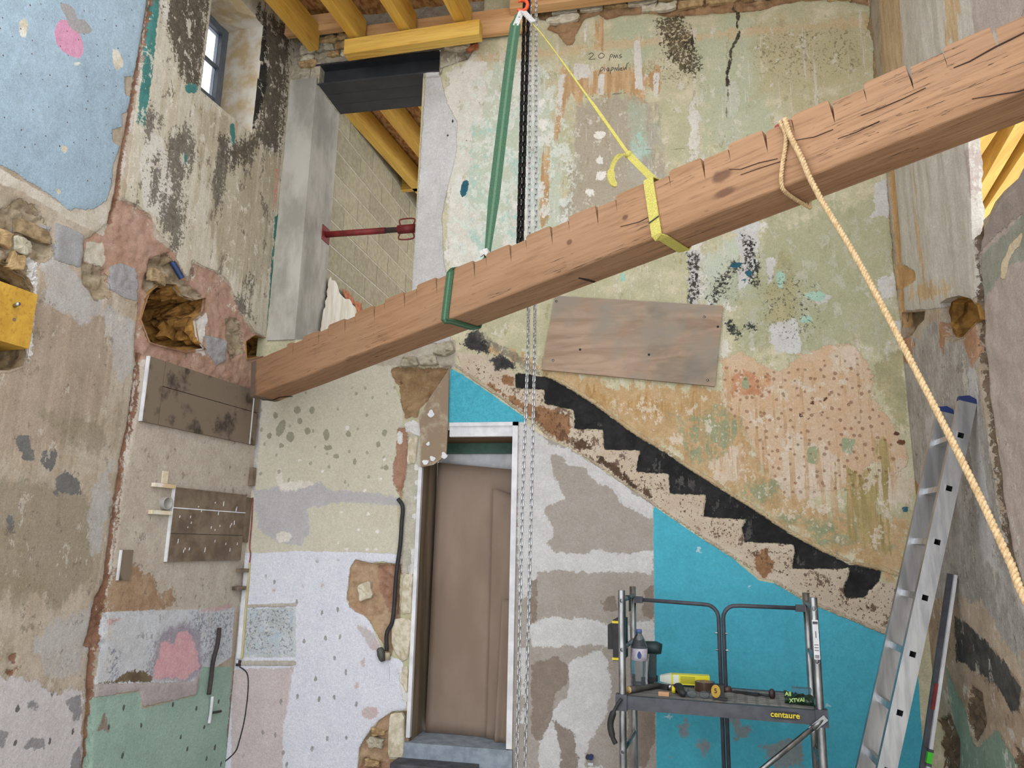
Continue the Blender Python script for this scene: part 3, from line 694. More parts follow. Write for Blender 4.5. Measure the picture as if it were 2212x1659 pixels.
A(L(C(162, 158, 134), C(150, 146, 122), [('e', 606, 925, 9, 20, .35), ('e', 627, 944, 9, 12), ('e', 664, 931, 6, 7), ('e', 648, 910, 6, 7), ('e', 642, 885, 8, 9), ('e', 674, 887, 5, 8), ('e', 705, 940, 7, 12), ('e', 708, 967, 10, 6), ('e', 753, 937, 6, 7), ('e', 727, 985, 6, 5), ('e', 608, 963, 6, 6), ('e', 582, 941, 6, 7), ('e', 595, 897, 5, 7), ('e', 830, 935, 6, 8), ('e', 833, 1010, 5, 6), ('e', 817, 960, 5, 7), ('e', 766, 998, 5, 7)], (.004, .006, 0, 0), .002, -.0015))
A(L(C(222, 222, 230), C(208, 208, 218), [('p', [(480, 1194), (560, 1194), (640, 1190), (866, 1196), (868, 1222), (850, 1220), (830, 1212), (800, 1216), (768, 1208), (756, 1225), (748, 1300), (780, 1320), (800, 1345), (815, 1380), (830, 1410), (870, 1430), (880, 1500), (878, 1535), (850, 1535), (815, 1560), (785, 1600), (775, 1620), (765, 1760), (480, 1760)])], (.004, .005, 0, 0), .002, .002, disp=.004))
A(L(C(206, 188, 184), C(192, 174, 170), [('p', [(505, 1445), (635, 1442), (625, 1500), (612, 1560), (610, 1760), (495, 1760)])], (.01, .008, 0, 0), .005, op=.9))
A(L(C(150, 146, 140), C(128, 124, 116), [('p', [(540, 1210), (740, 1210), (745, 1320), (800, 1380), (820, 1430), (780, 1600), (620, 1659), (520, 1640), (640, 1440), (640, 1320)])], (.01, 0, 0, 0), .02, -.001, dots=(8, .085, .6), op=.8))
A(L(C(196, 150, 138), C(180, 168, 160), [('p', [(780, 1350), (810, 1370), (825, 1410), (800, 1400), (770, 1350)]), ('e', 656, 1265, 5, 6), ('e', 593, 1274, 5, 3), ('e', 697, 1264, 3, 7), ('e', 785, 1430, 4, 10), ('e', 770, 1480, 4, 8), ('e', 800, 1540, 18, 14)], (.006, .008, 0, .01), .004, op=.7))
A(L(C(150, 146, 140), C(120, 116, 110), [('p', [(520, 1200), (860, 1200), (860, 1700), (500, 1700)])], (0, 0, 0, 0), .02, -.001, op=.7, sp=('h', .68)))
A(L(C(206, 210, 212), C(176, 180, 178), [('p', [(528, 1316), (640, 1312), (640, 1420), (525, 1420)])], (.004, .006, 0, 0), .003, .001, cn='d'))
A(L(C(104, 114, 128), C(78, 86, 96), [('p', [(530, 1316), (636, 1314), (634, 1416), (528, 1412)])], (.01, .01, 0, 0), .01, op=.75, sp=('h', .535)))
A(L(C(176, 190, 204), C(190, 200, 208), [('p', [(530, 1316), (636, 1314), (634, 1416), (528, 1412)])], (.01, .01, 0, 0), .01, op=.8, sp=('g', .54)))
A(L(C(190, 182, 168), C(170, 160, 144), [('l', .03, [(520, 1432), (636, 1432)]), ('l', .02, [(522, 1310), (640, 1306)])], (.003, .003, 0, 0), .003, .003, disp=.008))
# earth and stone break left of the door
A(L(C(188, 156, 120), C(166, 130, 94), [('p', [(757, 1225), (768, 1209), (785, 1215), (810, 1218), (862, 1218), (862, 1350), (850, 1400), (842, 1420), (820, 1380), (798, 1340), (752, 1312), (748, 1290)]), ('p', [(775, 1620), (790, 1590), (820, 1555), (845, 1540), (900, 1535), (900, 1760), (768, 1760)])], (.006, .006, 0, 0), .003, -.004, disp=-.02, rub=0.018))
A(L(C(176, 134, 106), C(156, 112, 86), [('p', [(812, 1220), (860, 1222), (858, 1330), (842, 1330), (826, 1290), (815, 1260)]), ('p', [(858, 925), (880, 920), (885, 960), (878, 1010), (868, 1060), (872, 1075), (862, 1075), (850, 1040), (852, 990)]), ('p', [(780, 1640), (870, 1655), (870, 1700), (770, 1700)]), ('p', [(860, 1190), (886, 1190), (884, 1240), (862, 1240)])], (.008, .01, 0, 0), .004, -.002, disp=-.012, rub=0.012))
A(L(C(198, 192, 172), C(176, 170, 150), [('p', [(880, 935), (905, 925), (910, 1010), (902, 1200), (895, 1240), (868, 1240), (864, 1210), (872, 1090), (880, 1010)])], (.006, .01, 0, .01), .004, -.001))
A(L(C(226, 224, 220), C(210, 206, 200), [('p', [(872, 915), (892, 905), (912, 918), (912, 945), (890, 935), (876, 935)]), ('e', 862, 945, 6, 14), ('e', 900, 1010, 6, 7), ('e', 902, 1042, 6, 6), ('e', 898, 1075, 5, 6), ('e', 896, 1115, 6, 6), ('e', 892, 1200, 6, 16), ('e', 888, 1230, 8, 12), ('p', [(860, 1440), (885, 1500), (876, 1530), (868, 1500)])], (.004, .008, 0, 0), .003, .002))
# broken corner above the door
A(L(C(170, 136, 92), C(140, 106, 66), [('p', [(845, 795), (975, 790), (955, 825), (930, 860), (905, 880), (900, 900), (875, 905), (868, 880), (865, 840), (848, 815)])], (.01, .008, 0, .004), .003, -.004, disp=-.03, rub=0.022))
A(L(C(196, 186, 168), C(170, 158, 138), [('p', [(700, 740), (985, 735), (985, 795), (860, 790), (740, 790)])], (.01, .008, 0, .01), .004))
# cement render beside the upper opening, chalky edge
A(L(C(204, 202, 200), C(186, 182, 178), [('p', [(880, 742), (893, 560), (905, 400), (915, 240), (920, 143), (942, 146), (952, 168), (966, 225), (988, 262), (986, 330), (966, 410), (956, 470), (958, 560), (975, 640), (972, 742)])], (.005, .005, 0, 0), .003, .004, cn='c', disp=.006))
A(L(C(60, 58, 56), None, [('e', 979, 263, 3, 5), ('e', 968, 293, 3, 3), ('e', 1007, 303, 2, 2)], (0, .002, 0, 0), .002))
back_base = (C(192, 186, 154), C(208, 198, 170), 'd', C(186, 182, 148))
holes_b = [('uv', [(OXL, OZ0), (OXR, OZ0), (OXR, OZ1), (-1.545, OZ1), (-1.545, 5.02), (-2.565, 5.02), (-2.565, OZ1), (OXL, OZ1)]), ('uv', [(DXL, DZ0), (DXR, DZ0), (DXR, DZ1), (DXL, DZ1)])]
wb = wall('wall_back', PB, XL - .06, XR + .09, -.02, ZTOP, .0155, holes_b, back, back_base, .0)

# ---- left wall -----------------------------------------------------
left = []; A = left.append
A(L(C(196, 184, 166), C(178, 164, 146), [('p', [(305, 770), (545, 840), (600, 960), (560, 1250), (560, 1320), (200, 1330), (228, 1250), (262, 1010)])], (.003, .004, 0, 0), .003))
A(L(C(172, 150, 128), C(156, 136, 114), [('p', [(-80, 640), (210, 600), (240, 700), (230, 900), (100, 980), (-80, 1000)])], (.05, .03, .08, 0), .03, op=.8, cn='s'))
A(L(C(150, 138, 112), C(136, 122, 96), [('p', [(-80, 1020), (150, 1050), (235, 1080), (210, 1260), (100, 1310), (-80, 1280)]), ('p', [(100, 900), (240, 900), (230, 960), (130, 960)])], (.06, .03, .04, 0), .03, op=.75))
A(L(C(186, 182, 178), C(170, 164, 158), [('p', [(225, 670), (300, 690), (290, 800), (255, 820), (240, 740)]), ('p', [(85, 570), (130, 560), (200, 610), (230, 680), (180, 700), (100, 660)]), ('p', [(190, 1060), (240, 1000), (225, 1200), (190, 1210)]), ('p', [(60, 1390), (200, 1300), (180, 1450), (110, 1470)])], (.03, .02, .02, 0), .012, op=.85))
A(L(C(118, 116, 112), C(104, 102, 98), [('p', [(36, 945), (60, 940), (75, 970), (70, 998), (50, 995)]), ('p', [(85, 970), (100, 975), (125, 965), (122, 1000), (110, 1020), (90, 1000)]), ('p', [(118, 1030), (140, 1015), (172, 1040), (172, 1068), (130, 1065), (120, 1050)]), ('p', [(120, 1045), (136, 1070), (115, 1070)]), ('e', 168, 1065, 8, 5), ('p', [(15, 1115), (30, 1115), (30, 1150), (18, 1150)])], (.012, .014, 0, 0), .004))
# first-floor rooms
A(L(C(206, 198, 178), C(190, 178, 152), [('p', [(330, -90), (660, -90), (640, 100), (600, 500), (586, 738), (550, 716), (515, 665), (497, 612), (470, 586), (435, 573), (414, 562), (406, 602), (392, 585), (372, 535), (340, 500), (325, 466), (300, 447), (268, 430), (285, 290), (312, 60)])], (.006, .006, 0, 0), .003, .003, cn='s', disp=.006))
A(L(C(182, 170, 140), C(160, 146, 114), [('p', [(420, 220), (560, 300), (600, 330), (590, 600), (540, 640), (470, 560), (440, 420)])], (.06, .03, .06, 0), .03, op=.7, cn='s'))
A(L(C(218, 212, 200), C(204, 198, 188), [('p', [(345, 0), (370, 10), (368, 55), (350, 50)]), ('p', [(575, 200), (585, 140), (600, 240), (605, 320), (580, 330)]), ('p', [(320, 280), (350, 300), (380, 420), (350, 480), (310, 450), (300, 350)])], (.014, .012, .01, 0), .005, .001, op=.9))
A(L(C(74, 66, 54), C(98, 88, 72), [('p', [(372, -60), (455, -60), (432, 190), (405, 185), (380, 120), (350, 60)]), ('p', [(560, 20), (632, 60), (618, 200), (600, 330), (580, 320), (545, 310), (560, 260)]), ('p', [(470, 300), (560, 300), (540, 340), (500, 380)])], (.02, .02, .05, .07), .008, op=.95, cn='b'))
A(L(C(88, 80, 70), C(116, 108, 96), [('p', [(305, 250), (330, 220), (345, 260), (320, 300)]), ('p', [(325, 350), (345, 330), (345, 420), (325, 440)]), ('p', [(365, 300), (410, 270), (420, 330), (395, 420), (400, 500), (380, 540), (345, 470), (365, 400)]), ('p', [(450, 400), (480, 310), (500, 320), (470, 460)]), ('e', 540, 612, 12, 14), ('p', [(490, 640), (530, 640), (545, 690), (520, 680)])], (.02, .02, .05, .07), .008, op=.9, cn='b'))
A(L(C(40, 38, 36), C(60, 56, 52), [('p', [(548, 150), (572, 60), (576, 180), (545, 292), (530, 270)])], (.01, .015, 0, .03), .01))
A(L(C(78, 136, 130), C(66, 118, 114), [('p', [(320, -60), (347, -60), (340, 40), (325, 180), (309, 278), (294, 268), (308, 130)]), ('p', [(607, 452), (600, 600), (588, 738), (574, 732), (582, 600), (592, 470)]), ('e', 412, 192, 14, 10), ('e', 500, 290, 6, 26), ('e', 398, 345, 4, 14)], (.005, .007, .004, .004), .003))
A(L(C(230, 110, 110), C(240, 130, 120), [('l', .018, [(597, 366), (595, 410), (588, 455)])], (.003, .006, .01, .01), .005, op=.85))
A(L(C(186, 148, 126), C(168, 128, 104), [('p', [(236, 480), (252, 430), (270, 432), (300, 448), (328, 470), (338, 522), (373, 540), (395, 592), (407, 606), (416, 570), (470, 590), (498, 620), (514, 668), (548, 718), (600, 745), (590, 862), (535, 850), (440, 806), (318, 772), (295, 800), (290, 760), (298, 640), (228, 610), (185, 580), (180, 520)])], (.012, .01, 0, 0), .004, -.003, disp=-.01, rub=0.008))
A(L(C(204, 194, 178), C(184, 172, 152), [('p', [(-90, 315), (0, 362), (60, 396), (120, 435), (190, 455), (240, 410), (252, 380), (246, 470), (225, 508), (185, 492), (150, 475), (95, 440), (40, 412), (-90, 370)]), ('p', [(320, 0), (305, 120), (284, 225), (270, 300), (255, 390), (278, 300), (296, 200), (318, 60)]), ('p', [(188, 520), (225, 525), (232, 560), (215, 590), (185, 560)])], (.006, .007, 0, 0), .003, .001))
A(L(C(164, 184, 198), C(152, 172, 186), [('p', [(-90, -90), (318, -90), (316, 0), (298, 130), (288, 165), (268, 166), (270, 205), (284, 210), (276, 240), (262, 245), (264, 275), (242, 280), (243, 305), (258, 318), (242, 360), (240, 400), (228, 432), (205, 450), (180, 452), (160, 448), (150, 456), (120, 430), (90, 410), (60, 393), (30, 372), (0, 358), (-90, 312)])], (.004, .005, 0, 0), .0025, .003, cn='c', disp=.006))
A(L(C(218, 150, 180), C(206, 138, 168), [('p', [(116, 70), (122, 50), (132, 42), (145, 45), (153, 62), (168, 72), (178, 92), (178, 114), (170, 126), (155, 124), (135, 112), (120, 95)])], (.001, .002, 0, 0), .0015))
A(L(C(164, 160, 160), C(156, 152, 150), [('p', [(126, 8), (145, 8), (160, 22), (165, 42), (180, 42), (200, 66), (188, 74), (168, 72), (153, 62), (145, 50), (140, 34), (132, 22)])], (.001, .002, 0, 0), .0015))
A(L(C(226, 222, 208), C(196, 180, 150), [('p', [(240, 108), (252, 106), (264, 128), (264, 146), (250, 154), (243, 138)]), ('e', 137, 322, 7, 9), ('e', 48, 60, 8, 20), ('e', 125, 415, 6, 8), ('e', 165, 138, 8, 3)], (.004, .006, 0, 0), .003, -.001))
A(L(C(120, 96, 84), C(90, 70, 60), [('p', [(-60, 0), (300, 0), (240, 420), (-60, 340)])], (.005, 0, 0, 0), .01, -.0015, dots=(9, .035, 1.0)))
A(L(C(222, 214, 198), C(206, 196, 176), [('p', [(320, 0), (640, 0), (586, 735), (400, 590), (270, 430)])], (0, 0, 0, 0), .02, .0008, op=.8, sp=('g', .57)))
A(L(C(120, 108, 90), C(96, 86, 72), [('p', [(330, 0), (640, 0), (586, 735), (400, 590), (275, 430)])], (0, 0, 0, 0), .02, op=.75, sp=('k', .60)))
A(L(C(226, 224, 220), C(150, 150, 150), [('p', [(0, 0), (290, 0), (240, 420), (0, 340)])], (0, 0, 0, 0), .02, .0006, op=.8, sp=('h', .70)))
# joist-socket damage band
A(L(C(176, 158, 128), C(144, 122, 90), [('p', [(8, 450), (40, 428), (78, 445), (100, 480), (118, 545), (84, 575), (75, 640), (40, 640), (10, 590), (-60, 560), (-60, 470)]), ('p', [(330, 560), (365, 545), (395, 600), (440, 640), (430, 690), (330, 640), (310, 620)]), ('p', [(490, 690), (520, 690), (530, 760), (500, 780)]), ('p', [(178, 560), (232, 580), (235, 640), (205, 645), (180, 610)])], (.012, .012, 0, .01), .004, -.004, disp=-.022, rub=0.03))
A(L(C(162, 160, 160), C(148, 146, 146), [('p', [(118, 482), (150, 492), (181, 508), (178, 560), (172, 580), (116, 560)]), ('p', [(240, 574), (266, 569), (296, 580), (300, 612), (296, 652), (268, 645), (236, 622)]), ('p', [(445, 722), (492, 735), (490, 780), (470, 790), (448, 760)]), ('p', [(40, 470), (110, 490), (100, 520), (30, 500)])], (.003, .005, 0, 0), .003, .003, disp=.008))
A(L(C(226, 222, 218), C(210, 206, 200), [('p', [(425, 690), (447, 676), (452, 690), (440, 745), (450, 770), (425, 760), (410, 730)]), ('l', .02, [(65, 560), (82, 570), (75, 640), (62, 780)])], (.008, .01, 0, 0), .004, .002))
# partition scars
A(L(C(156, 112, 84), C(124, 84, 60), [('l', .035, [(330, -60), (322, 20), (302, 130), (286, 230), (266, 340), (253, 420), (240, 482)]), ('l', .045, [(302, 770), (286, 900), (264, 1010), (246, 1140), (230, 1260), (205, 1330), (196, 1480), (184, 1700)]), ('p', [(228, 1250), (232, 1300), (225, 1400), (180, 1395), (190, 1370), (205, 1290)]), ('e', 28, 1420, 8, 10), ('p', [(10, 1450), (40, 1440), (25, 1465)])], (.01, .012, 0, 0), .004, -.003, disp=-.015, rub=0.012))
A(L(C(212, 204, 194), C(196, 186, 174), [('l', .012, [(300, 785), (280, 960), (256, 1090), (238, 1240)]), ('l', .012, [(322, 0), (296, 210), (262, 390)])], (.006, .008, 0, 0), .003, .002, op=.85))
# below the boards
A(L(C(178, 146, 112), C(152, 118, 86), [('p', [(222, 1330), (240, 1250), (262, 1218), (300, 1225), (330, 1245), (345, 1290), (372, 1262), (378, 1300), (355, 1315), (240, 1332)])], (.02, .02, 0, .01), .006, -.002))
A(L(C(204, 206, 210), C(186, 186, 188), [('p', [(226, 1322), (506, 1313), (500, 1420), (430, 1465), (420, 1478), (205, 1478)])], (.005, .006, 0, 0), .003, .001))
A(L(C(126, 128, 140), C(92, 94, 104), [('p', [(410, 1320), (505, 1315), (498, 1420), (440, 1440)]), ('p', [(225, 1390), (270, 1400), (260, 1470), (225, 1460)]), ('p', [(320, 1400), (345, 1370), (380, 1360), (400, 1345), (430, 1370), (430, 1400), (340, 1470), (310, 1470)])], (.03, .02, .02, 0), .04, op=.75, sp=('h', .51)))
A(L(C(160, 148, 158), C(140, 130, 142), [('p', [(325, 1475), (335, 1390), (350, 1365), (400, 1345), (432, 1370), (436, 1450), (400, 1475)])], (.02, .015, .02, 0), .02, op=.75))  # grey-purple shadow painted around the pink patch
A(L(C(222, 168, 172), C(208, 152, 158), [('p', [(340, 1420), (346, 1384), (362, 1382), (372, 1395), (385, 1368), (400, 1362), (415, 1376), (428, 1420), (430, 1440), (400, 1462), (330, 1472), (332, 1440)])], (.01, .012, .01, .012), .004))
A(L(C(206, 160, 160), C(190, 148, 146), [('p', [(228, 1338), (275, 1332), (235, 1352)]), ('p', [(430, 1318), (500, 1306), (500, 1314), (440, 1324)])], (.006, .01, 0, 0), .004, op=.8))
A(L(C(120, 102, 74), C(96, 78, 54), [('p', [(250, 1470), (270, 1452), (315, 1455), (330, 1470), (210, 1480)])], (.012, .014, 0, .01), .005))
A(L(C(182, 170, 168), C(168, 156, 152), [('p', [(205, 1478), (420, 1472), (432, 1440), (424, 1500), (342, 1520), (308, 1528), (300, 1492), (205, 1506)])], (.004, .005, 0, 0), .003, .003, disp=.008))
A(L(C(156, 180, 166), C(144, 168, 154), [('p', [(198, 1508), (300, 1494), (306, 1530), (342, 1522), (424, 1502), (436, 1440), (500, 1440), (494, 1760), (180, 1760)])], (.004, .005, 0, 0), .003, cn='c'))
A(L(C(148, 134, 118), C(130, 114, 98), [('p', [(226, 1540), (232, 1560), (238, 1580), (210, 1580), (215, 1562)]), ('l', .07, [(512, 1440), (502, 1540), (490, 1700)])], (.01, .012, 0, 0), .004, -.001))
A(L(C(202, 194, 194), C(188, 180, 178), [('p', [(-80, 1470), (50, 1458), (80, 1475), (130, 1490), (182, 1490), (170, 1760), (-80, 1760)])], (.02, .015, 0, 0), .005, .002))
A(L(C(148, 144, 146), C(132, 128, 128), [('p', [(140, 1510), (175, 1500), (178, 1540), (165, 1560)]), ('p', [(48, 1620), (70, 1590), (96, 1595), (96, 1620), (70, 1618)]), ('p', [(155, 1630), (175, 1610), (172, 1700), (150, 1700)]), ('e', 72, 1525, 12, 8), ('p', [(-20, 1580), (15, 1580), (8, 1610), (-20, 1610)])], (.01, .01, 0, 0), .004, -.001))
A(L(C(80, 76, 74), C(60, 56, 54), [('p', [(-60, 1480), (180, 1500), (170, 1700), (-60, 1700)]), ('p', [(200, 1520), (500, 1500), (490, 1700), (180, 1700)])], (.01, 0, 0, 0), .02, -.002, dots=(7, .07, .6), op=.85))
A(L(C(214, 206, 196), C(128, 112, 96), [('p', [(300, 930), (540, 960), (530, 1200), (330, 1240), (280, 1100)])], (.02, 0, 0, 0), .02, -.001, dots=(8, .07, .6), op=.8))
A(L(C(206, 196, 180), C(190, 180, 164), [('p', [(-60, 600), (300, 650), (545, 860), (540, 1310), (200, 1500), (-60, 1480)])], (0, 0, 0, 0), .02, .0006, op=.6, sp=('k', .60)))
A(L(C(120, 108, 92), C(104, 92, 78), [('p', [(-60, 600), (300, 650), (545, 860), (540, 1310), (200, 1500), (-60, 1480)])], (0, 0, 0, 0), .02, -.0006, op=.55, sp=('g', .60)))
A(L(C(84, 78, 72), C(70, 64, 58), [('p', [(-60, 600), (300, 650), (545, 860), (530, 1700), (-60, 1700)])], (0, 0, 0, 0), .02, -.001, op=.6, sp=('h', .69)))
left_base = (C(178, 162, 142), C(160, 146, 126), 's', C(184, 172, 156))
WIN = [(-.892, 4.25), (-.355, 4.25), (-.352, 5.12), (-.89, 5.12)]
SOCK_A = [(306, 690), (322, 640), (345, 615), (380, 618), (392, 640), (420, 650), (442, 645), (438, 672), (420, 690), (428, 735), (442, 752), (400, 758), (345, 745), (325, 738)]
SOCK_B = [(533, 738), (552, 724), (578, 732), (590, 745), (588, 765), (535, 776)]
SOCK_C = [(-60, 545), (20, 575), (60, 605), (70, 625), (66, 700), (58, 765), (50, 790), (20, 800), (-60, 800)]
_pu, _pv = PL.uv(354, 1087)
PIPE = [(_pu + .034 * math.cos(2 * math.pi * k / 16), _pv + .034 * math.sin(2 * math.pi * k / 16)) for k in range(16)]
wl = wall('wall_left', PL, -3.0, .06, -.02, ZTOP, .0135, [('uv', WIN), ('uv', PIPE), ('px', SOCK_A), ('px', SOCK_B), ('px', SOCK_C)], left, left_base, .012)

# ---- right wall ----------------------------------------------------
right = []; A = right.append
A(L(C(200, 192, 178), C(186, 176, 160), [('p', [(1880, -200), (2300, -200), (2095, 320), (2118, 560), (2112, 640), (2092, 655), (2010, 668), (1950, 672), (1945, 500)])], (.006, .006, 0, 0), .003, .003, cn='s', disp=.006))
A(L(C(206, 172, 120), C(186, 150, 96), [('p', [(1893, -60), (1946, -60), (1952, 150), (1958, 300), (1935, 300), (1910, 180)]), ('p', [(2040, -60), (2075, -60), (2078, 90), (2048, 95)]), ('l', .02, [(1972, 370), (1985, 500), (2002, 640)]), ('p', [(1965, 615), (2060, 612), (2050, 640), (1965, 650)])], (.006, .01, .06, 0), .006, cn='t', op=.85))
A(L(C(176, 154, 142), C(160, 138, 126), [('p', [(2100, -60), (2300, -60), (2250, 40), (2110, 90)]), ('l', .06, [(2092, 330), (2108, 480), (2116, 580)])], (.02, .02, .02, 0), .01, op=.7))
A(L(C(204, 160, 96), C(182, 136, 74), [('p', [(1934, 575), (1955, 572), (1978, 590), (1978, 605), (1960, 618), (1936, 625)]), ('l', .1, [(1925, 380), (1935, 480), (1945, 600), (1950, 690)])], (.006, .008, 0, 0), .003, -.003, disp=-.012))
A(L(C(176, 170, 162), C(142, 134, 124), [('p', [(1950, 740), (1990, 730), (2010, 690), (2030, 700), (2040, 740), (2080, 735), (2105, 770), (2125, 900), (2150, 1050), (2180, 1230), (2260, 1420), (2120, 1400), (2060, 1320), (1960, 1250), (1950, 900)])], (.012, .012, .02, 0), .006, cn='k'))
A(L(C(196, 192, 190), C(180, 174, 170), [('p', [(2090, 800), (2110, 800), (2120, 980), (2160, 1240), (2120, 1200), (2100, 1000)]), ('p', [(2000, 900), (2020, 900), (2030, 1000), (2005, 990)])], (.03, .02, .03, 0), .008, op=.8))
A(L(C(186, 140, 102), C(156, 112, 78), [('p', [(1950, 720), (1975, 740), (1965, 790), (1950, 780)]), ('p', [(2030, 700), (2042, 735), (2038, 770), (2030, 745)]), ('p', [(2080, 740), (2105, 690), (2118, 760), (2100, 790)]), ('p', [(1975, 1040), (1995, 1060), (1985, 1120), (1970, 1110)])], (.014, .014, 0, 0), .004, -.002))
A(L(C(128, 108, 86), C(96, 78, 60), [('p', [(2098, 300), (2116, 300), (2126, 600), (2132, 760), (2160, 1000), (2190, 1200), (2240, 1340), (2220, 1340), (2172, 1200), (2140, 960), (2118, 800), (2108, 660), (2112, 560)])], (.012, .014, 0, .01), .004, -.004, disp=-.03, rub=0.025))
A(L(C(184, 168, 156), C(172, 154, 140), [('p', [(2112, 600), (2112, 545), (2160, 440), (2400, 200), (2400, 1500), (2240, 1340), (2192, 1190), (2160, 980), (2136, 780), (2122, 660)])], (.006, .006, 0, 0), .003, .004, disp=.012))
A(L(C(156, 158, 140), C(140, 142, 124), [('p', [(2112, 600), (2120, 555), (2165, 510), (2212, 470), (2300, 380), (2300, 480), (2160, 600), (2130, 650)])], (.02, .014, .01, 0), .006))
A(L(C(160, 146, 136), C(150, 136, 126), [('p', [(2112, 545), (2125, 500), (2160, 430), (2212, 360), (2300, 260), (2300, 400), (2190, 480), (2130, 540)])], (.008, .01, 0, 0), .003, .003))
A(L(C(222, 202, 166), C(206, 184, 146), [('p', [(2168, 600), (2172, 570), (2190, 530), (2215, 500), (2212, 520), (2192, 550), (2178, 605)]), ('p', [(2150, 940), (2163, 945), (2166, 1010), (2158, 1020), (2145, 975)])], (.003, .004, 0, 0), .002, .003))
A(L(C(176, 150, 122), C(150, 124, 96), [('p', [(1985, 1300), (2060, 1300), (2140, 1400), (2212, 1480), (2300, 1560), (2300, 1760), (2180, 1660), (2080, 1540), (2040, 1480), (2000, 1500)])], (.03, .02, .02, 0), .008, cn='d'))
A(L(C(194, 172, 146), C(176, 152, 126), [('p', [(2070, 1290), (2120, 1300), (2200, 1440), (2230, 1500), (2140, 1400), (2080, 1340)])], (.02, .02, .01, 0), .006))
A(L(C(62, 58, 54), C(84, 80, 74), [('p', [(2062, 1332), (2090, 1348), (2130, 1385), (2170, 1430), (2205, 1490), (2200, 1530), (2185, 1535), (2150, 1480), (2110, 1450), (2066, 1425)])], (.012, .012, 0, .01), .004, -.002))
A(L(C(132, 152, 130), C(118, 138, 118), [('p', [(2042, 1440), (2060, 1480), (2080, 1520), (2100, 1600), (2110, 1620), (2150, 1570), (2230, 1700), (2050, 1760), (2060, 1560)])], (.012, .012, 0, 0), .004, -.002))
A(L(C(120, 98, 70), C(92, 72, 50), [('p', [(2095, 1480), (2120, 1500), (2130, 1560), (2110, 1600), (2092, 1560)]), ('p', [(2020, 1560), (2050, 1540), (2072, 1600), (2070, 1760), (2020, 1760)]), ('p', [(2190, 1610), (2215, 1640), (2212, 1700), (2195, 1660)])], (.012, .014, 0, .01), .004, -.004, disp=-.02, rub=0.02))
A(L(C(214, 206, 194), C(196, 186, 172), [('p', [(1960, 700), (2130, 760), (2300, 1400), (2300, 1700), (1990, 1700)])], (0, 0, 0, 0), .02, .0006, op=.6, sp=('k', .58)))
A(L(C(110, 96, 80), C(92, 80, 66), [('p', [(1960, 700), (2130, 760), (2300, 1400), (2300, 1700), (1990, 1700)])], (0, 0, 0, 0), .02, op=.6, sp=('g', .6)))
right_base = (C(170, 152, 130), C(146, 128, 106), 'd', C(180, 168, 150))
GAP = [(2096, 150), (2300, 20), (2400, 60), (2400, 160), (2300, 250), (2212, 362), (2200, 385), (2186, 398), (2170, 412), (2150, 436), (2138, 462), (2122, 478), (2118, 498), (2101, 522), (2098, 420), (2093, 312)]
SOCK_D = [(2030, 655), (2045, 645), (2072, 638), (2098, 645), (2110, 662), (2116, 690), (2100, 706), (2080, 728), (2060, 734), (2040, 728), (2030, 700)]
SOCK_E = [(1950, 676), (1998, 672), (1996, 690), (1982, 704), (1970, 724), (1950, 732)]
wr = wall('wall_right', PR, 1.7, YB + .02, -.02, ZTOP, .0135, [('px', GAP), ('px', SOCK_D), ('px', SOCK_E)], right, right_base, .05)

# sockets in the walls
pocket('joist_socket', PL, SOCK_A, .34, M['earth'], wl, .7, .09)
pocket('joist_socket', PL, SOCK_B, .22, M['earth'], wl, .8)
pocket('joist_socket', PL, SOCK_C, .3, M['earth2'], wl, .85, .02)
pocket('joist_socket', PR, SOCK_D, .24, M['earth'], wr, .82, .02)
pocket('joist_socket', PR, SOCK_E, .16, M['earth2'], wr, .8, .02)

# window reveal and casement (left wall)
REV = .33
def reveal(parent, name, uvq, pl, depth, mat, splay=.0):
    V = [np.array(u) for u in uvq]; c = np.mean(V, 0); vs = []; fs = []; n = len(V)
    for r in range(5):
        t = r / 4
        for i in range(n):
            a = V[i]; b = V[(i + 1) % n]
            for k in range(6):
                p = a + (b - a) * k / 6; q = c + (p - c) * (1 - splay * t)
                z = mnoise.fractal(Vector((p[0] * 12, p[1] * 12, t * 3)), 1, 2, 3) * .012 * (1 if 0 < r else 0)
                q = q + (q - c) / np.linalg.norm(q - c) * z
                vs.append(pl.w(q[0], q[1], -depth * t))
    N = n * 6
    for r in range(4):
        for i in range(N):
            j = (i + 1) % N; fs.append((r * N + i, r * N + j, (r + 1) * N + j, (r + 1) * N + i))
    return mesh(name, vs, fs, mat, parent)
M['reveal'] = simple('chalky_reveal', C(232, 226, 214), C(206, 182, 140), 7, .9, bump=.006, detail=7)
reveal(wl, 'window_reveal', WIN, PL, REV, M['reveal'])
win = tag(thing('window_1', None, None, PL.w(-.62, 4.25, -REV)), kind='structure')
M['frame_grey'] = simple('grey_window_frame', C(110, 118, 130), C(92, 100, 112), 12, .5)
kg = NT('window_glass'); kg.b.inputs['Transmission Weight'].default_value = 1.0; kg.b.inputs['IOR'].default_value = 1.02
kg.col((1, 1, 1, 1)); M['glass'] = kg.fin(0.02)
def wbar(u0, u1, v0, v1, name, h0=-.03, h1=.03, mat='frame_grey'):
    b = MB()
    P = [PL.w(u, v, -REV + h) for h in (h0, h1) for u, v in ((u0, v0), (u1, v0), (u1, v1), (u0, v1))]
    b.hexa(P); return b.build(name, M[mat], win)
for a in ((-.89, -.83, 4.25, 5.12), (-.415, -.355, 4.25, 5.12)): wbar(*a, 'frame_stile')
for a in ((-.83, -.415, 4.25, 4.31), (-.83, -.415, 5.06, 5.12)): wbar(*a, 'frame_rail')
wbar(-.635, -.61, 4.31, 5.06, 'glazing_bar', -.012, .012)
for v in (4.545, 4.80): wbar(-.83, -.415, v - .012, v + .012, 'glazing_bar', -.012, .012)
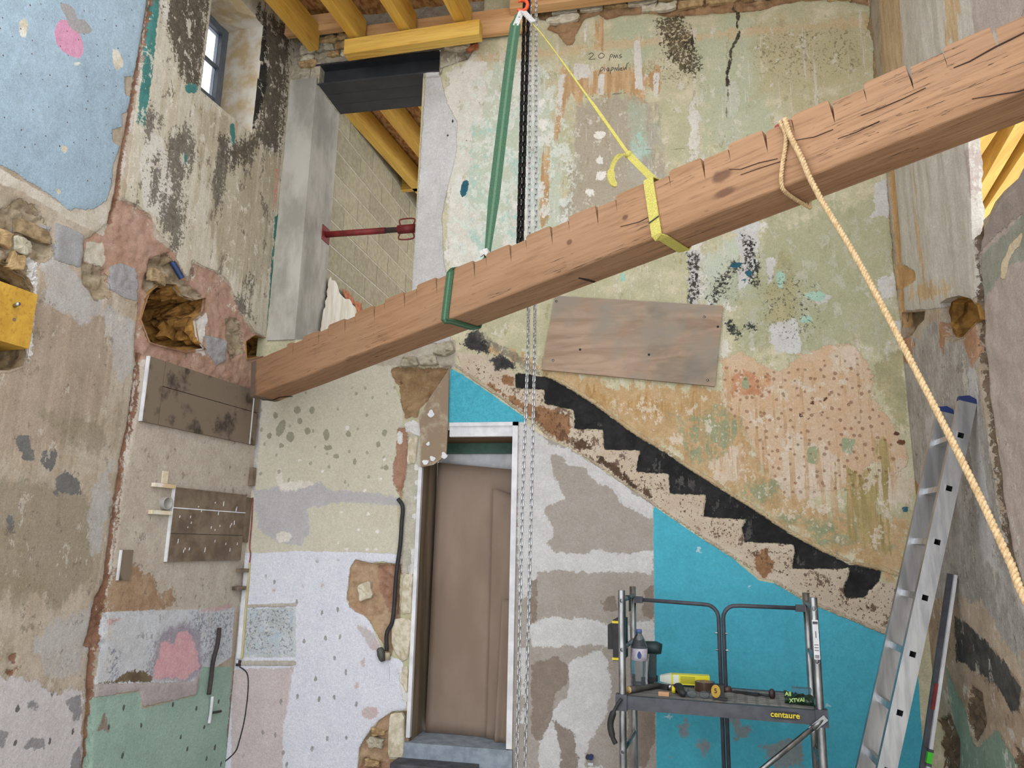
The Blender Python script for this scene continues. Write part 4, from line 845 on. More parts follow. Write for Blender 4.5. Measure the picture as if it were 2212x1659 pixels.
for (a, b) in ((-.83, -.635), (-.61, -.415)):
    for (c, d) in ((4.31, 4.533), (4.557, 4.788), (4.812, 5.06)):
        wbar(a, b, c, d, 'pane', -.003, .003, 'glass')

# floor
M['floor'] = simple('dusty_slab', C(206, 200, 190), C(184, 178, 168), 4, .9, bump=.003, detail=7)
tag(MB().box((-.7, 1.0, -.1), 4.6, 8.4, .2).build('floor', M['floor']), kind='structure')

# ---- upper opening: cast piers, steel lintels ----------------------
DEP = .40
M['pier'] = simple('shuttered_concrete', C(184, 180, 170), C(150, 146, 136), 5.5, .9, bump=.002, stretch=(1, 1, .45), detail=8)
pr = MB().box((OXL - .105, YB + DEP / 2 - .006, (OZ0 + 4.90) / 2), .21, DEP + .012, 4.90 - OZ0).build('concrete_pier', M['pier'], wb)
pr2 = MB().box((OXR + .14, YB + DEP / 2 + .012, (OZ0 + OZ1) / 2), .28, DEP - .012, OZ1 - OZ0).build('opening_jamb', M['pier'], wb)
sill = MB().box(((OXL + OXR) / 2, YB + DEP / 2 + .01, OZ0 - .06), OXR - OXL + .4, DEP, .12).build('opening_sill', M['concrete'], wb)
zt = 4.845
for i, (y0, y1) in enumerate(((4.605, 4.735), (4.737, 4.867), (4.869, 5.0))):
    t = thing('steel_lintel', ['black steel lintel set at the front face of the wall over the opening', 'middle one of the three dark steel lintels over the opening', 'rearmost dark steel lintel over the opening, seen from below'][i], 'lintel', (-2.0, (y0 + y1) / 2, zt), 'steel lintels over the opening')
    x0, x1 = (-2.56, -1.55) if i == 0 else (-2.5, -1.6)
    xm = (x0 + x1) / 2; W_ = x1 - x0; yc = (y0 + y1) / 2
    MB().box((xm, yc, zt + .007), W_, y1 - y0, .014).build('lower_flange', M['steel'], t)
    MB().box((xm, yc, zt + .172), W_, y1 - y0, .014).build('upper_flange', M['steel'], t)
    MB().box((xm, yc + .02, zt + .09), W_, .012, .15).build('web', M['steel'], t)
# dark pocket in the wall face where the front lintel shows
MB().box((OXL - .125, YB + .2, 4.94), .27, .38, .2).build('lintel_bearing', M['stone_grey'], wb)
MB().box((-1.48, YB + .2, 4.94), .13, .38, .2).build('lintel_bearing', M['stone_grey'], wb)
# stones over the lintels
rubble(PB, [(625, 60), (760, 60), (1000, 70), (1040, 60), (1015, 118), (955, 140), (945, 104), (680, 142), (690, 178), (640, 180)], [M['stone_pale'], M['stone_grey'], M['stone_tan']], wb, (.05, .085), (.09, .22), .02, seed=3)
rubble(PB, [(1165, -60), (1890, -60), (1890, 6), (1700, 0), (1600, 20), (1450, 28), (1300, 26), (1240, 50), (1230, 88), (1190, 50)], [M['stone_tan'], M['stone_pale'], M['stone_tan']], wb, (.05, .09), (.1, .24), .012, seed=8)
for k, (x, y) in enumerate(((1012, 88), (1020, 104), (1028, 76))):
    u, v = PB.uv(x, y); stone_mesh('brick', PB, [(u - .05, v - .022), (u + .05, v - .02), (u + .05, v + .022), (u - .05, v + .02)], .012, M['brick'], wb)
# rubble and quoins beside the door
rubble(PB, [(778, 1625), (800, 1590), (838, 1548), (838, 1659), (834, 1760), (765, 1760)], [M['stone_tan'], M['stone_grey'], M['stone_tan']], wb, (.05, .08), (.07, .16), .016, seed=5)
for q in ([(872, 1240), (893, 1240), (890, 1325), (866, 1325)], [(846, 1338), (890, 1334), (884, 1420), (868, 1428), (846, 1395)], [(870, 1442), (884, 1440), (880, 1500), (866, 1470)], [(842, 1542), (872, 1538), (876, 1640), (838, 1638)], [(772, 1265), (800, 1255), (806, 1290), (778, 1300)], [(882, 945), (904, 940), (898, 1000), (880, 1005)]):
    stone_mesh('quoin', PB, [PB.uv(*p) for p in q], .014, M['stone_pale'], wb)
# rubble on the left wall
rubble(PL, [(20, 450), (70, 450), (100, 500), (105, 550), (70, 600), (30, 580), (-30, 560), (-30, 500)], [M['stone_tan'], M['earth2'], M['stone_grey']], wl, (.07, .12), (.09, .18), .008, seed=11)
rubble(PL, [(330, 565), (370, 560), (380, 600), (350, 640), (318, 640)], [M['stone_tan'], M['earth2']], wl, (.07, .11), (.09, .15), .012, seed=12)
rubble(PL, [(190, 520), (232, 530), (235, 585), (190, 575)], [M['stone_grey']], wl, (.08, .12), (.1, .14), .010, seed=13)
# loose stones where the stair landing was
for q in ([(945, 742), (978, 738), (985, 760), (960, 772), (935, 765)], [(905, 770), (940, 768), (950, 790), (910, 792)], [(870, 772), (900, 770), (905, 792), (868, 794)]):
    stone_mesh('stone', PB, [PB.uv(*p) for p in q], .03, M['stone_grey'], wb)

# ---- room beyond the upper opening --------------------------------
XBL = -2.49
Y2 = YB + DEP
bw = tag(MB().box((XBL - .13, Y2 + 2.2, 3.9), .2, 4.4, 3.4).build('wall_beyond', M['mortar']), kind='structure')
bl = []
zz = 2.95; row = 0
while zz < 5.1:
    y = Y2 - (.25 if row % 2 else 0)
    while y < Y2 + 3.0:
        a = max(y, Y2) + .006; b = y + .5 - .006
        if b > a + .05:
            o = MB().box((XBL - .042, (a + b) / 2, zz + .1), .03 + random.uniform(0, .003), b - a, .188).build('concrete_block', random.choice([M['block'], M['block2']]), bw)
        y += .5
    zz += .2; row += 1
M['peel'] = simple('peeling_white', C(236, 232, 220), C(214, 206, 188), 20, .9, bump=.004, stretch=(1, 1, .2))
# peeling paint low on that wall
PX = Plane((XBL + .008, 0, 0), (0, 1, 0), (1, 0, 0))
def patch(name, pl, pxs, th, mat, parent, jag=.01, seed=1):
    rnd = random.Random(seed); V = [pl.uv(*p) for p in pxs]; D = []
    for i in range(len(V)):
        a = V[i]; b = V[(i + 1) % len(V)]; n = max(1, int(np.linalg.norm(b - a) / .03))
        for k in range(n): D.append(a + (b - a) * k / n + np.array([rnd.uniform(-jag, jag), rnd.uniform(-jag, jag)]))
    return MB().prism([pl.w(u, v, 0) for u, v in D], pl.n * th).build(name, mat, parent)
patch('plaster_patch', PX, [(712, 600), (725, 610), (735, 640), (750, 645), (765, 660), (770, 680), (775, 720), (690, 730)], .006, M['peel'], bw, .012, 2)
patch('earth_patch', PX, [(740, 625), (752, 630), (765, 650), (780, 655), (785, 690), (770, 700), (765, 660), (745, 645)], .005, M['brick'], bw, .006, 3)
tag(MB().box((-1.0, Y2 + 2.2, 2.77), 3.4, 4.6, .16).build('floor_beyond', M['floor']), kind='structure')
cb = tag(MB().box((-1.0, Y2 + 2.0, 5.17), 3.2, 4.0, .03).build('ceiling_beyond', M['osb']), kind='structure')
def joist_beyond(px, py, zb, h=.2, w=.075):
    p = onZ(px, py, zb); dd = PL.U
    a = p - dd * ((p[1] - (Y2 - .05)) / dd[1]); b = p + dd * ((Y2 + 3.6 - p[1]) / dd[1])
    MB().bar(a + np.array([0, 0, h / 2]), b + np.array([0, 0, h / 2]), w, h).build('joist', M['joist'], cb)
joist_beyond(748, 242, 4.93); joist_beyond(828, 236, 4.93); joist_beyond(910, 226, 4.93); joist_beyond(985, 220, 4.93)
a = onZ(826, 416, 4.93); MB().box((a[0] + .35, a[1], 5.03), .75, .06, .2).build('blocking', M['joist_x'], cb)

# red adjustable prop wedged across the opening
t = thing('steel_prop', 'red adjustable steel prop wedged across the upper opening', 'prop', (OXL, YB + .22, 3.6))
pa = onX(703, 507, OXL); yy = pa[1]; pa = onX(703, 507, OXL); pb = onY(900, 493, yy); pb[0] = OXR; 
M['prop'] = simple('red_prop_paint', C(132, 40, 38), C(104, 30, 30), 14, .6); M['prop_dark'] = simple('bare_prop_steel', C(70, 52, 48), C(52, 40, 38), 14, .6)
ax_ = (pb - pa) / np.linalg.norm(pb - pa)
Lp = np.linalg.norm(pb - pa)
MB().tube([pa + ax_ * .004, pa + ax_ * Lp * .58], .024, 14).build('outer_tube', M['prop'], t, True)
MB().tube([pa + ax_ * Lp * .58, pb - ax_ * .002], .021, 14).build('inner_tube', M['prop_dark'], t, True)
MB().box(pa + ax_ * .003, .006, .12, .12).build('end_plate', M['prop'], t)
MB().tube([pa + ax_ * Lp * .70, pa + ax_ * Lp * .86], .034, 14).build('threaded_collar', M['prop'], t, True)
for s_ in (-1, 1):
    c0 = pa + ax_ * Lp * .78; dz = np.array([0, 0, s_ * .03])
    MB().tube(smooth_path([c0 - ax_ * .05 + dz, c0 - ax_ * .055 + dz * 2.6, c0 + ax_ * .055 + dz * 2.6, c0 + ax_ * .05 + dz], 4), .006, 8).build('handle', M['prop'], t, True)

# ---- room beyond the gap in the right wall ------------------------
tag(MB().box((3.2, 5.2, -.1), 3.4, 4.4, .2).build('floor_next_room', M['floor']), kind='structure')
cn = tag(MB().box((2.9, 5.4, 4.72), 2.9, 4.2, .03).build('ceiling_next_room', M['osb']), kind='structure')
def jn(p1, p2, zb, h=.22, w=.09):
    a = onZ(*p1, zb); b = onZ(*p2, zb); d = (b - a) / np.linalg.norm(b - a)
    a = a - d * 1.0; b = b + d * 1.2; o_ = np.array([0, 0, h / 2])
    MB().bar(a + o_, b + o_, w, h).build('joist', M['joist'], cn)
jn((2120, 420), (2190, 300), 4.5); jn((2112, 505), (2205, 372), 4.5, w=.16); jn((2104, 340), (2130, 300), 4.5)

# ---- ceiling over the main room ----------------------------------
ce = tag(MB().box((-.7, 3.75, 5.42), 4.1, 1.75, .03).build('ceiling', M['osb']), kind='structure')
dd = PL.U
def joist_main(px, py, yend=4.50, zb=5.06, h=.2, w=.075):
    p = onZ(px, py, zb); a = p + dd * ((yend - p[1]) / dd[1]); b = p - dd * ((p[1] - 2.95) / dd[1])
    o_ = np.array([0, 0, h / 2]); MB().bar(a + o_, b + o_, w, h).build('joist', M['joist'], ce)
for px, py in ((580, -4), (728, 32), (845, 20), (975, 12)): joist_main(px, py)
for k in range(4): 
    x = -.75 + k * .52; o_ = np.array([x, 0, 5.2 + .02])
    MB().bar((x, 2.95, 5.32), (x + .14, 4.5, 5.32), .075, .2).build('joist', M['joist'], ce)
hd0 = onY(750, 92, 4.44); hd1 = onY(1030, 62, 4.40)
MB().bar((hd0[0], 4.44, 4.985), (hd1[0] + .03, 4.40, 4.985), .08, .12).build('header', M['joist_x'], ce)
MB().box((-1.55, 4.55, 5.15), 1.35, .03, .2).build('rim_board', M['rim'], ce)
MB().box((-2.5, 4.5, 5.28), .6, .05, .14).build('rim_board', M['rim'], ce)
MB().box((-.35, 4.5, 5.28), 1.3, .08, .2).build('rim_board', M['rim'], ce)

# ================================================================== DOOR
M['oldwood'] = simple('worn_jamb_wood', C(140, 122, 100), C(96, 82, 64), 9, .85, bump=.002, stretch=(1, 1, .12), detail=6)
d1 = tag(thing('door_1', None, None, ((DXL + DXR) / 2, YB, DZ0)), kind='structure')
def bx(b, x0, x1, y0, y1, z0, z1): return b.box(((x0 + x1) / 2, (y0 + y1) / 2, (z0 + z1) / 2), x1 - x0, y1 - y0, z1 - z0)
bx(MB(), DXL - .012, DXL + .012, YB - .012, YB + .02, .36, DZ1 - .24).build('edge_bead', M['white'], d1)
bx(MB(), DXR - .018, DXR + .016, YB - .016, YB + .05, .34, 2.262).build('casing', M['white'], d1)
bx(MB(), -1.36, DXR + .016, YB - .016, YB + .02, 2.238, 2.262).build('casing', M['white'], d1)
bx(MB(), -1.36, DXR - .018, YB - .004, YB + .03, 2.172, 2.238).build('head_rail', M['white'], d1)
bx(MB(), DXL, DXL + .006, YB, YB + .34, .3, DZ1).build('jamb', M['oldwood'], d1)
bx(MB(), DXR - .006, DXR, YB, YB + .34, .3, DZ1).build('jamb', M['oldwood'], d1)
M['lintel_wood'] = wood('lintel_wood', C(128, 98, 66), C(104, 76, 48), C(70, 50, 32), (.06, 1, 1))
bx(MB(), DXL, DXR, YB + .03, YB + .37, 2.17, 2.27).build('lintel', M['lintel_wood'], d1)
M['greenrail'] = simple('green_rail', C(70, 104, 92), C(58, 88, 78), 12, .7)
bx(MB(), DXL, DXR, YB + .30, YB + .33, 2.10, 2.172).build('rail', M['greenrail'], d1)
M['grey_step'] = simple('grey_painted_step', C(150, 160, 170), C(126, 136, 146), 14, .8, bump=.002)
bx(MB(), DXL - .02, DXR + .02, YB - .02, YB + .3, .18, DZ0).build('threshold', M['grey_step'], d1)
M['step_dark'] = simple('dark_step', C(84, 84, 88), C(62, 62, 66), 14, .85)
bx(MB(), DXL - .05, -1.10, YB - .16, YB - .02, .02, .25).build('step', M['step_dark'], d1)
# white back board and brown sheets standing in the doorway
tag(bx(MB(), DXL + .01, DXR - .01, YB + .345, YB + .36, .34, 2.24).build('lining_board', M['white']), 'white board filling the top of the doorway behind the brown sheets', 'board')
M['sheet'] = simple('brown_hardboard', C(150, 130, 114), C(134, 114, 98), 3, .75, bump=.002, stretch=(1, 1, .4), detail=5)
def sheet(name, label, x0, x1, z0, z1, y, lean, bow, slope, mat, seed, xb=0.0):
    """a thin sheet, bowed and leaning back; slope tilts the top edge"""
    v = []; f = []; nx, nz = 14, 24
    for side in (0, 1):
        for j in range(nz + 1):
            for i in range(nx + 1):
                a = i / nx; b = j / nz
                x = x0 + (x1 - x0) * a + xb * (1 - b); z = z0 + (z1 + slope * a - z0) * b
                yy = y + lean * b - bow * math.sin(math.pi * b) * (a - .3) + .008 * math.sin(7 * a + seed) * (1 - b) ** 2 + .004 * side
                v.append((x, yy, z))
    K = (nx + 1) * (nz + 1)
    for j in range(nz):
        for i in range(nx):
            q = j * (nx + 1) + i
            f.append((q, q + 1, q + nx + 2, q + nx + 1)); f.append((K + q, K + q + nx + 1, K + q + nx + 2, K + q + 1))
    for i in range(nx):
        f.append((i + 1, i, K + i, K + i + 1)); q = nz * (nx + 1) + i; f.append((q, q + 1, K + q + 1, K + q))
    for j in range(nz):
        q = j * (nx + 1); f.append((q, q + nx + 1, K + q + nx + 1, K + q)); q += nx; f.append((q + nx + 1, q, K + q, K + q + nx + 1))
    o = mesh(name, v, f, mat, None, True)
    return tag(o, label, 'sheet')
sheet('hardboard_sheet', 'tall brown hardboard sheet filling the doorway, top edge sloping', DXL + .03, DXR - .04, DZ0 + .002, 2.035, YB + .235, .03, .01, -.05, M['sheet'], 0)
sheet('hardboard_sheet', 'warped brown hardboard sheet bulging in front of the taller one in the doorway', DXR - .19, DXR - .02, DZ0 + .002, 1.86, YB + .19, .02, .03, -.06, M['sheet'], 2)
sheet('hardboard_offcut', 'narrow brown hardboard offcut leaning against the door casing', DXR - .10, DXR - .025, DZ0 + .002, 1.16, YB + .13, .03, .005, .0, M['sheet'], 4, -.02)

# ================================================================== BEAM
BA = onY(540, 860, 4.25); BBp = onY(2094, 244, 2.3)
ba = (BBp - BA) / np.linalg.norm(BBp - BA)
bw_ = np.cross(np.array([0, 0, 1.0]), ba); bw_ /= np.linalg.norm(bw_)
if bw_[1] < 0: bw_ = -bw_
bu = np.cross(bw_, ba); bu = bu if bu[2] > 0 else -bu
BH, BW = .252, .19
def front(px, py):           # pixel -> (t, h) on the front face of the beam
    v = ray(px, py); q = EYE + v * ((BA - EYE) @ bw_) / (v @ bw_); return (q - BA) @ ba, (q - BA) @ bu
def under(px, py):
    v = ray(px, py); q = EYE + v * ((BA - EYE) @ bu) / (v @ bu); return (q - BA) @ ba, (q - BA) @ bw_
def bp(t, w, h): return BA + ba * t + bw_ * w + bu * h
LB = 4.46
kb = NT('oak_beam')
st = (.07, 1, 1)
g = kb.noise(10, 6, .65, st, dist=.8); f_ = kb.noise(70, 3, .6, st, (3, 1, 2)); big = kb.noise(1.3, 3, .5, off=(2, 2, 2))
c = kb.mix(kb.rng(g, .3, .7), C(164, 126, 94), C(140, 104, 74)); c = kb.mix(kb.math('MULTIPLY', kb.rng(f_, .46, .72), .55), c, C(108, 76, 52))
c = kb.mix(kb.math('MULTIPLY', kb.rng(big, .45, .62), .35), c, C(150, 118, 92))
cr = kb.noise(6.5, 5, .66, (.10, 2.6, 2.6), (9, 4, 7), dist=.4)
line = kb.rng(kb.math('ABSOLUTE', kb.math('SUBTRACT', cr, .5)), 0, .004, 1, 0)
gate = kb.rng(kb.noise(3.2, 3, .6, off=(1, 8, 3)), .52, .60)
line = kb.math('MULTIPLY', line, gate)
fl = kb.noise(60, 2, .5, (.25, 1, 1), (6, 6, 1)); fleck = kb.rng(fl, .66, .72)
c = kb.mix(kb.math('MULTIPLY', fleck, .5), c, C(110, 74, 50))
c = kb.mix(kb.math('MULTIPLY', line, .9), c, C(66, 40, 24))
kt = []
for px, py, rx, rz in ((1558, 380, .05, .03), (1563, 417, .055, .022), (1230, 523, .018, .016), (1350, 470, .02, .016)):
    t_, h_ = front(px, py)
    sx = kb.n('ShaderNodeSeparateXYZ'); kb.l(kb.tc.outputs['Object'], sx.inputs[0])
    dx = kb.math('DIVIDE', kb.math('SUBTRACT', sx.outputs[0], t_), rx); dz = kb.math('DIVIDE', kb.math('SUBTRACT', sx.outputs[2], h_), rz)
    r2 = kb.math('SQRT', kb.math('ADD', kb.math('MULTIPLY', dx, dx), kb.math('MULTIPLY', dz, dz)))
    r2 = kb.math('MULTIPLY_ADD', kb.noise(18, 4, .6, off=(px, 0, 0)), .9, r2)
    fr = kb.math('MULTIPLY', kb.rng(r2, .9, 1.5, 1, 0), kb.rng(sx.outputs[1], .02, .06, 1, 0))
    c = kb.mix(kb.math('MULTIPLY', fr, .8), c, C(92, 62, 46))
sx = kb.n('ShaderNodeSeparateXYZ'); kb.l(kb.tc.outputs['Object'], sx.inputs[0])
endm = kb.rng(kb.math('MULTIPLY_ADD', kb.noise(9, 4, .6), .08, sx.outputs[0]), .09, .12, 1, 0)
c = kb.mix(kb.math('MULTIPLY', endm, .8), c, C(96, 86, 78))
kb.col(c); kb.bump(kb.math('SUBTRACT', kb.math('MULTIPLY', f_, .003), kb.math('MULTIPLY', line, .006)))
M['oak'] = kb.fin(.75, 0, .3)
beam = thing('oak_beam', 'large squared oak beam with notched top edge hanging from two slings', 'beam', BA)
beam.rotation_euler = Matrix((ba, bw_, bu)).transposed().to_euler(); 
prof = [(0, .004), (.0, BH - .012)]
teeth = [(620, 632), (655, 687), (709, 744), (767, 807), (831, 872), (900, 941), (971, 1022), (1050, 1100), (1136, 1188), (1228, 1286), (1330, 1392), (1445, 1514), (1573, 1647), (1710, 1790), (1865, 1957), (2037, 2140)]
def top_t(px):
    # t where the top front edge reaches this pixel column
    lo, hi = -.1, 4.6
    for _ in range(40):
        mid = (lo + hi) / 2
        if proj(bp(mid, 0, BH))[0] < px: lo = mid
        else: hi = mid
    return lo
LOW = BH - .014
cuts = []
for x0, x1 in teeth:
    t0 = top_t(x0); t1 = top_t(x1)
    prof += [(t0 - .004, LOW - .001), (t0 - .001, LOW - .06), (t0, BH - .004), (t0 + .012, BH + .004), (t1 - .003, BH), (t1 + .004, LOW - .085), (t1 + .011, LOW)]
    cuts.append((t0, t1))
prof += [(LB, LOW), (LB, .006), (LB - .3, .0), (2.6, .0), (1.2, .003), (.5, .0), (.2, .004), (.03, .0)]
V3 = []; n = len(prof)
rows = ((.006, .0), (.0, .0), )
def rowpt(t, h, w):
    return (t, w, h)
vs = []
for w in (0.0, BW): vs += [(t, w, h) for t, h in prof]
fs = [tuple(range(n)), tuple(reversed(range(n, 2 * n)))]
for i in range(n):
    j = (i + 1) % n; fs.append((j, i, i + n, j + n))
me = bpy.data.meshes.new('timber'); me.from_pydata(vs, [], fs); me.materials.append(M['oak']); me.update()
import bmesh
bm = bmesh.new(); bm.from_mesh(me); bmesh.ops.recalc_face_normals(bm, faces=bm.faces)
ed = [e for e in bm.edges if all(v.co.z < .01 for v in e.verts) and abs(e.verts[0].co.y - e.verts[1].co.y) < 1e-5]
bmesh.ops.bevel(bm, geom=ed, offset=.011, segments=3, affect='EDGES', profile=.5)
bmesh.ops.triangulate(bm, faces=[f for f in bm.faces if len(f.verts) > 4]); bm.to_mesh(me); bm.free()
ob = bpy.data.objects.new('timber', me); COL.objects.link(ob); ob.parent = beam
bpy.context.view_layer.update()
# long shake at the thick end, a split at the thin end
def beam_part(mb, name, mat):
    inv = np.array(beam.matrix_world.inverted())
    vv = [inv[:3, :3] @ v + inv[:3, 3] for v in mb.v]
    mm = bpy.data.meshes.new(name); mm.from_pydata([tuple(v) for v in vv], [], mb.f); mm.materials.append(mat); mm.update()
    o = bpy.data.objects.new(name, mm); COL.objects.link(o); o.parent = beam; return o
M['shake'] = simple('dark_check', C(52, 32, 20), C(38, 24, 16), 20, .95)
def crack(pts, width, name='shake', und=False):
    P = []
    for i, (x, y) in enumerate(pts):
        if und:
            t, w = under(x, y); P.append(bp(t, w, -.001))
        else:
            t, h = front(x, y); P.append(bp(t, -.001, h))
    width *= .5
    ww = [width * (.25 + .75 * math.sin(math.pi * (i + .3) / (len(P) + .4))) for i in range(len(P))]
    return beam_part(MB().ribbon(P, [bw_ if und else bu] * len(P), ww, .003), name, M['shake'])
crack([(2060, 147), (2095, 133), (2150, 102), (2185, 85), (2230, 62)], .010)
crack([(2100, 214), (2150, 206), (2200, 198), (2240, 185)], .006)
crack([(1575, 366), (1600, 366), (1640, 352), (1680, 343)], .005)
crack([(1600, 378), (1640, 364), (1700, 345)], .004)
crack([(1340, 490), (1380, 480), (1400, 470)], .005)
crack([(1720, 303), (1760, 296), (1800, 280)], .004)
crack([(1810, 300), (1850, 286), (1900, 262)], .004)
crack([(565, 864), (590, 864), (605, 858), (632, 856)], .02, und=True)
crack([(1250, 600), (1268, 604), (1285, 609)], .03, und=True)
crack([(1860, 250), (1900, 235), (1950, 214), (2000, 190)], .004)

# ---- slings, rope, chains ------------------------------------------
def webbing(name, c1, c2):
    k = NT(name); w = k.noise(240, 2, .5); k.col(k.mix(k.rng(w, .4, .6), c1, c2)); k.bump(w, .001); return k.fin(.7)
M['green'] = webbing('green_webbing', C(58, 98, 68), C(44, 78, 54))
M['green_stripe'] = webbing('pale_stripe', C(88, 124, 94), C(76, 110, 82))
M['yellow_web'] = webbing('yellow_webbing', C(196, 186, 96), C(170, 158, 72))
M['grey_web'] = webbing('grey_sleeve', C(206, 202, 198), C(170, 166, 162))
HK = onY(1128, 22, 3.52)
g = thing('lifting_sling', 'green webbing lifting sling choked around the oak beam', 'sling', HK)
tf, hf = front(975, 608); tb, _ = front(962, 690); te, we = under(1032, 708)
tk = top_t(1018)
kn = bp(tk + .02, BW * .5, BH + .045)
P = [HK + np.array([-.01, 0, -.03]), onY(1108, 90, 3.50), kn]
MB().ribbon(smooth_path(P, 10), [np.array([1, .3, 0])] * 21, [.018] + [.034] * 7 + [.058] * 10 + [.046, .036, .03], .005).build('strap', M['green'], g)
MB().ribbon(smooth_path(P, 10), [np.array([1, .3, 0])] * 21, [.004] * 7 + [.012] * 14, .0065).build('stripe', M['green_stripe'], g)
ring = [kn, bp(tk + .01, BW * .92, BH + .012), bp(tk, BW + .005, BH + .004), bp(tk - .005, BW + .005, BH - .03), bp(te, BW + .005, .005), bp(te - .004, BW + .001, -.005), bp(te - .01, BW - .02, -.005), bp(tb + .02, .03, -.005), bp(tb + .004, .0, -.004), bp(tb, -.005, .006), bp((tb + tf) / 2, -.005, BH * .5), bp(tf, -.005, BH - .01), bp(tf + .004, -.003, BH + .008), bp(tf + .03, .03, BH + .010), bp((tf + tk) / 2 + .02, BW * .4, BH + .02), kn]
MB().ribbon(ring, [ba] * len(ring), .048, .005).build('loop', M['green'], g)
MB().ribbon(ring, [ba] * len(ring), .012, .0065).build('stripe', M['green_stripe'], g)
MB().ribbon([kn + np.array([-.03, -.02, .012]), kn + np.array([0, -.03, .02]), kn + np.array([.025, -.02, -.01]), kn + np.array([.03, 0, -.05])], [bu] * 4, .035, .008).build('choke_sleeve', M['grey_web'], g)
MB().ribbon([HK, onY(1112, 60, 3.51)], [np.array([1, .3, 0])] * 2, .03, .008).build('eye_sleeve', M['grey_web'], g)

y_ = thing('lifting_sling', 'yellow knotted webbing lifting sling around the oak beam', 'sling', HK + np.array([.005, 0, 0]))
tf, hf = front(1402, 392); tb, _ = front(1420, 508); te, we = under(1482, 538)
yk = onY(1358, 334, 3.14); yk2 = bp(tf, .05, BH + .02)
P = [HK + np.array([.01, 0, -.03]), onY(1175, 80, 3.48), onY(1270, 210, 3.32), yk]
MB().ribbon(smooth_path(P, 8), [np.array([1, .3, .5])] * 25, [.006] * 12 + [.009] * 5 + [.016] * 8, .004).build('strap', M['yellow_web'], y_)
MB().ribbon(smooth_path([yk, onY(1385, 362, 3.06), yk2], 5), [ba] * 11, .03, .005).build('strap', M['yellow_web'], y_)
tail = [yk, onY(1335, 338, 3.12), onY(1322, 362, 3.11), onY(1320, 385, 3.10), onY(1330, 404, 3.10)]
MB().ribbon(smooth_path(tail, 5), [np.array([.6, .3, .2])] * 21, [.02] * 12 + [.034] * 7 + [.02, .006], .006).build('tail', M['yellow_web'], y_)
MB().lathe(yk + np.array([0, 0, -.018]), [(.004, 0), (.016, .008), (.019, .02), (.012, .032), (.004, .036)], 10).build('knot', M['yellow_web'], y_, True)
ring = [yk2, bp((tf + te) / 2, BW * .6, BH + .012), bp(te, BW + .002, BH + .009), bp(te, BW + .005, BH - .01), bp(te, BW + .005, .005), bp(te - .003, BW + .001, -.005), bp(te - .01, BW - .01, -.005), bp(tb + .015, .02, -.005), bp(tb + .003, .0, -.004), bp(tb, -.005, .006), bp((tb + tf) / 2, -.005, BH * .5), bp(tf, -.005, BH - .006), bp(tf, -.002, BH + .009), yk2]
MB().ribbon(ring, [ba] * len(ring), .044, .005).build('loop', M['yellow_web'], y_)
tm, hm = front(1414, 470)
MB().ribbon([bp(tm - .024, -.01, hm - .02), bp(tm + .024, -.01, hm - .006)], [bu] * 2, .004, .003).build('stitching', M['black'], y_)
MB().ribbon([HK, onY(1152, 48, 3.50)], [np.array([1, .3, 0])] * 2, .032, .008).build('eye_sleeve', M['grey_web'], y_)
# hook
M['orange'] = simple('orange_hook', C(226, 84, 40), C(200, 66, 30), 10, .45)
hk = thing('hoist_hook', 'orange steel hook of the chain hoist holding both slings', 'hook', HK)
cpts = [HK + np.array([math.sin(a) * .03, 0, -.005 + .035 - math.cos(a) * .035]) for a in np.linspace(-.9, 4.0, 16)]
MB().tube(cpts, [.01] * 14 + [.008, .004], 10).build('hook_bend', M['orange'], hk, True)
MB().tube([HK + np.array([0, 0, .06]), HK + np.array([0, 0, .17])], .016, 12).build('shank', M['orange'], hk, True)
def link_mesh(name, ln, wd, r, mat):
    pts = []
    for k in range(14):
        a = 2 * math.pi * k / 14; x = math.cos(a) * (wd / 2 - r); z = math.sin(a) * (wd / 2 - r) + (ln / 2 - wd / 2) * (1 if math.sin(a) >= 0 else -1)
        pts.append((x, 0, z))
    b = MB().tube(pts, r, 6, closed=True)
    mm = bpy.data.meshes.new(name); mm.from_pydata([tuple(v) for v in b.v], [], b.f); mm.materials.append(mat)
    mm.polygons.foreach_set('use_smooth', [True] * len(mm.polygons)); mm.update(); return mm
def chain(strands, me, pitch, root):
    loc = np.array(root.location); n = 0
    for P in strands:
        P = [np.asarray(p, float) for p in P]; seg = [np.linalg.norm(P[i + 1] - P[i]) for i in range(len(P) - 1)]; tot = sum(seg); d = 0; k = 0
        while d < tot:
            x = d; i = 0
            while i < len(seg) - 1 and x > seg[i]: x -= seg[i]; i += 1
            p = P[i] + (P[i + 1] - P[i]) * (x / seg[i]); dr = Vector((P[i + 1] - P[i]).tolist())
            o = bpy.data.objects.new('link', me); COL.objects.link(o); o.parent = root
            o.location = Vector((p - loc).tolist())
            q = dr.to_track_quat('Z', 'X'); o.rotation_euler = (q.to_matrix() @ Matrix.Rotation(math.pi / 2 * (k % 2) + .5, 3, 'Z')).to_euler()
            d += pitch; k += 1; n += 1
    return n
M['chain_black'] = simple('black_oxide_chain', C(40, 38, 36), C(26, 25, 24), 20, .4, .8)
M['chain_zinc'] = simple('zinc_chain', C(206, 208, 210), C(170, 172, 176), 20, .3, 1.0)
YC = 3.62
lc = thing('load_chain', 'heavy black load chain hanging in two strands behind the beam', 'chain', onY(1128, 500, YC))
zb = 3.02
def vline(px, y0, y1, Y):   # vertical line seen at these pixels
    return [onY(px[0], y0, Y), onY(px[1], y1, Y)]
chain([vline((1134, 1119), -30, 540, YC), vline((1143, 1127), -30, 540, YC + .01)], link_mesh('black_link', .043, .026, .0055, M['chain_black']), .031, lc)
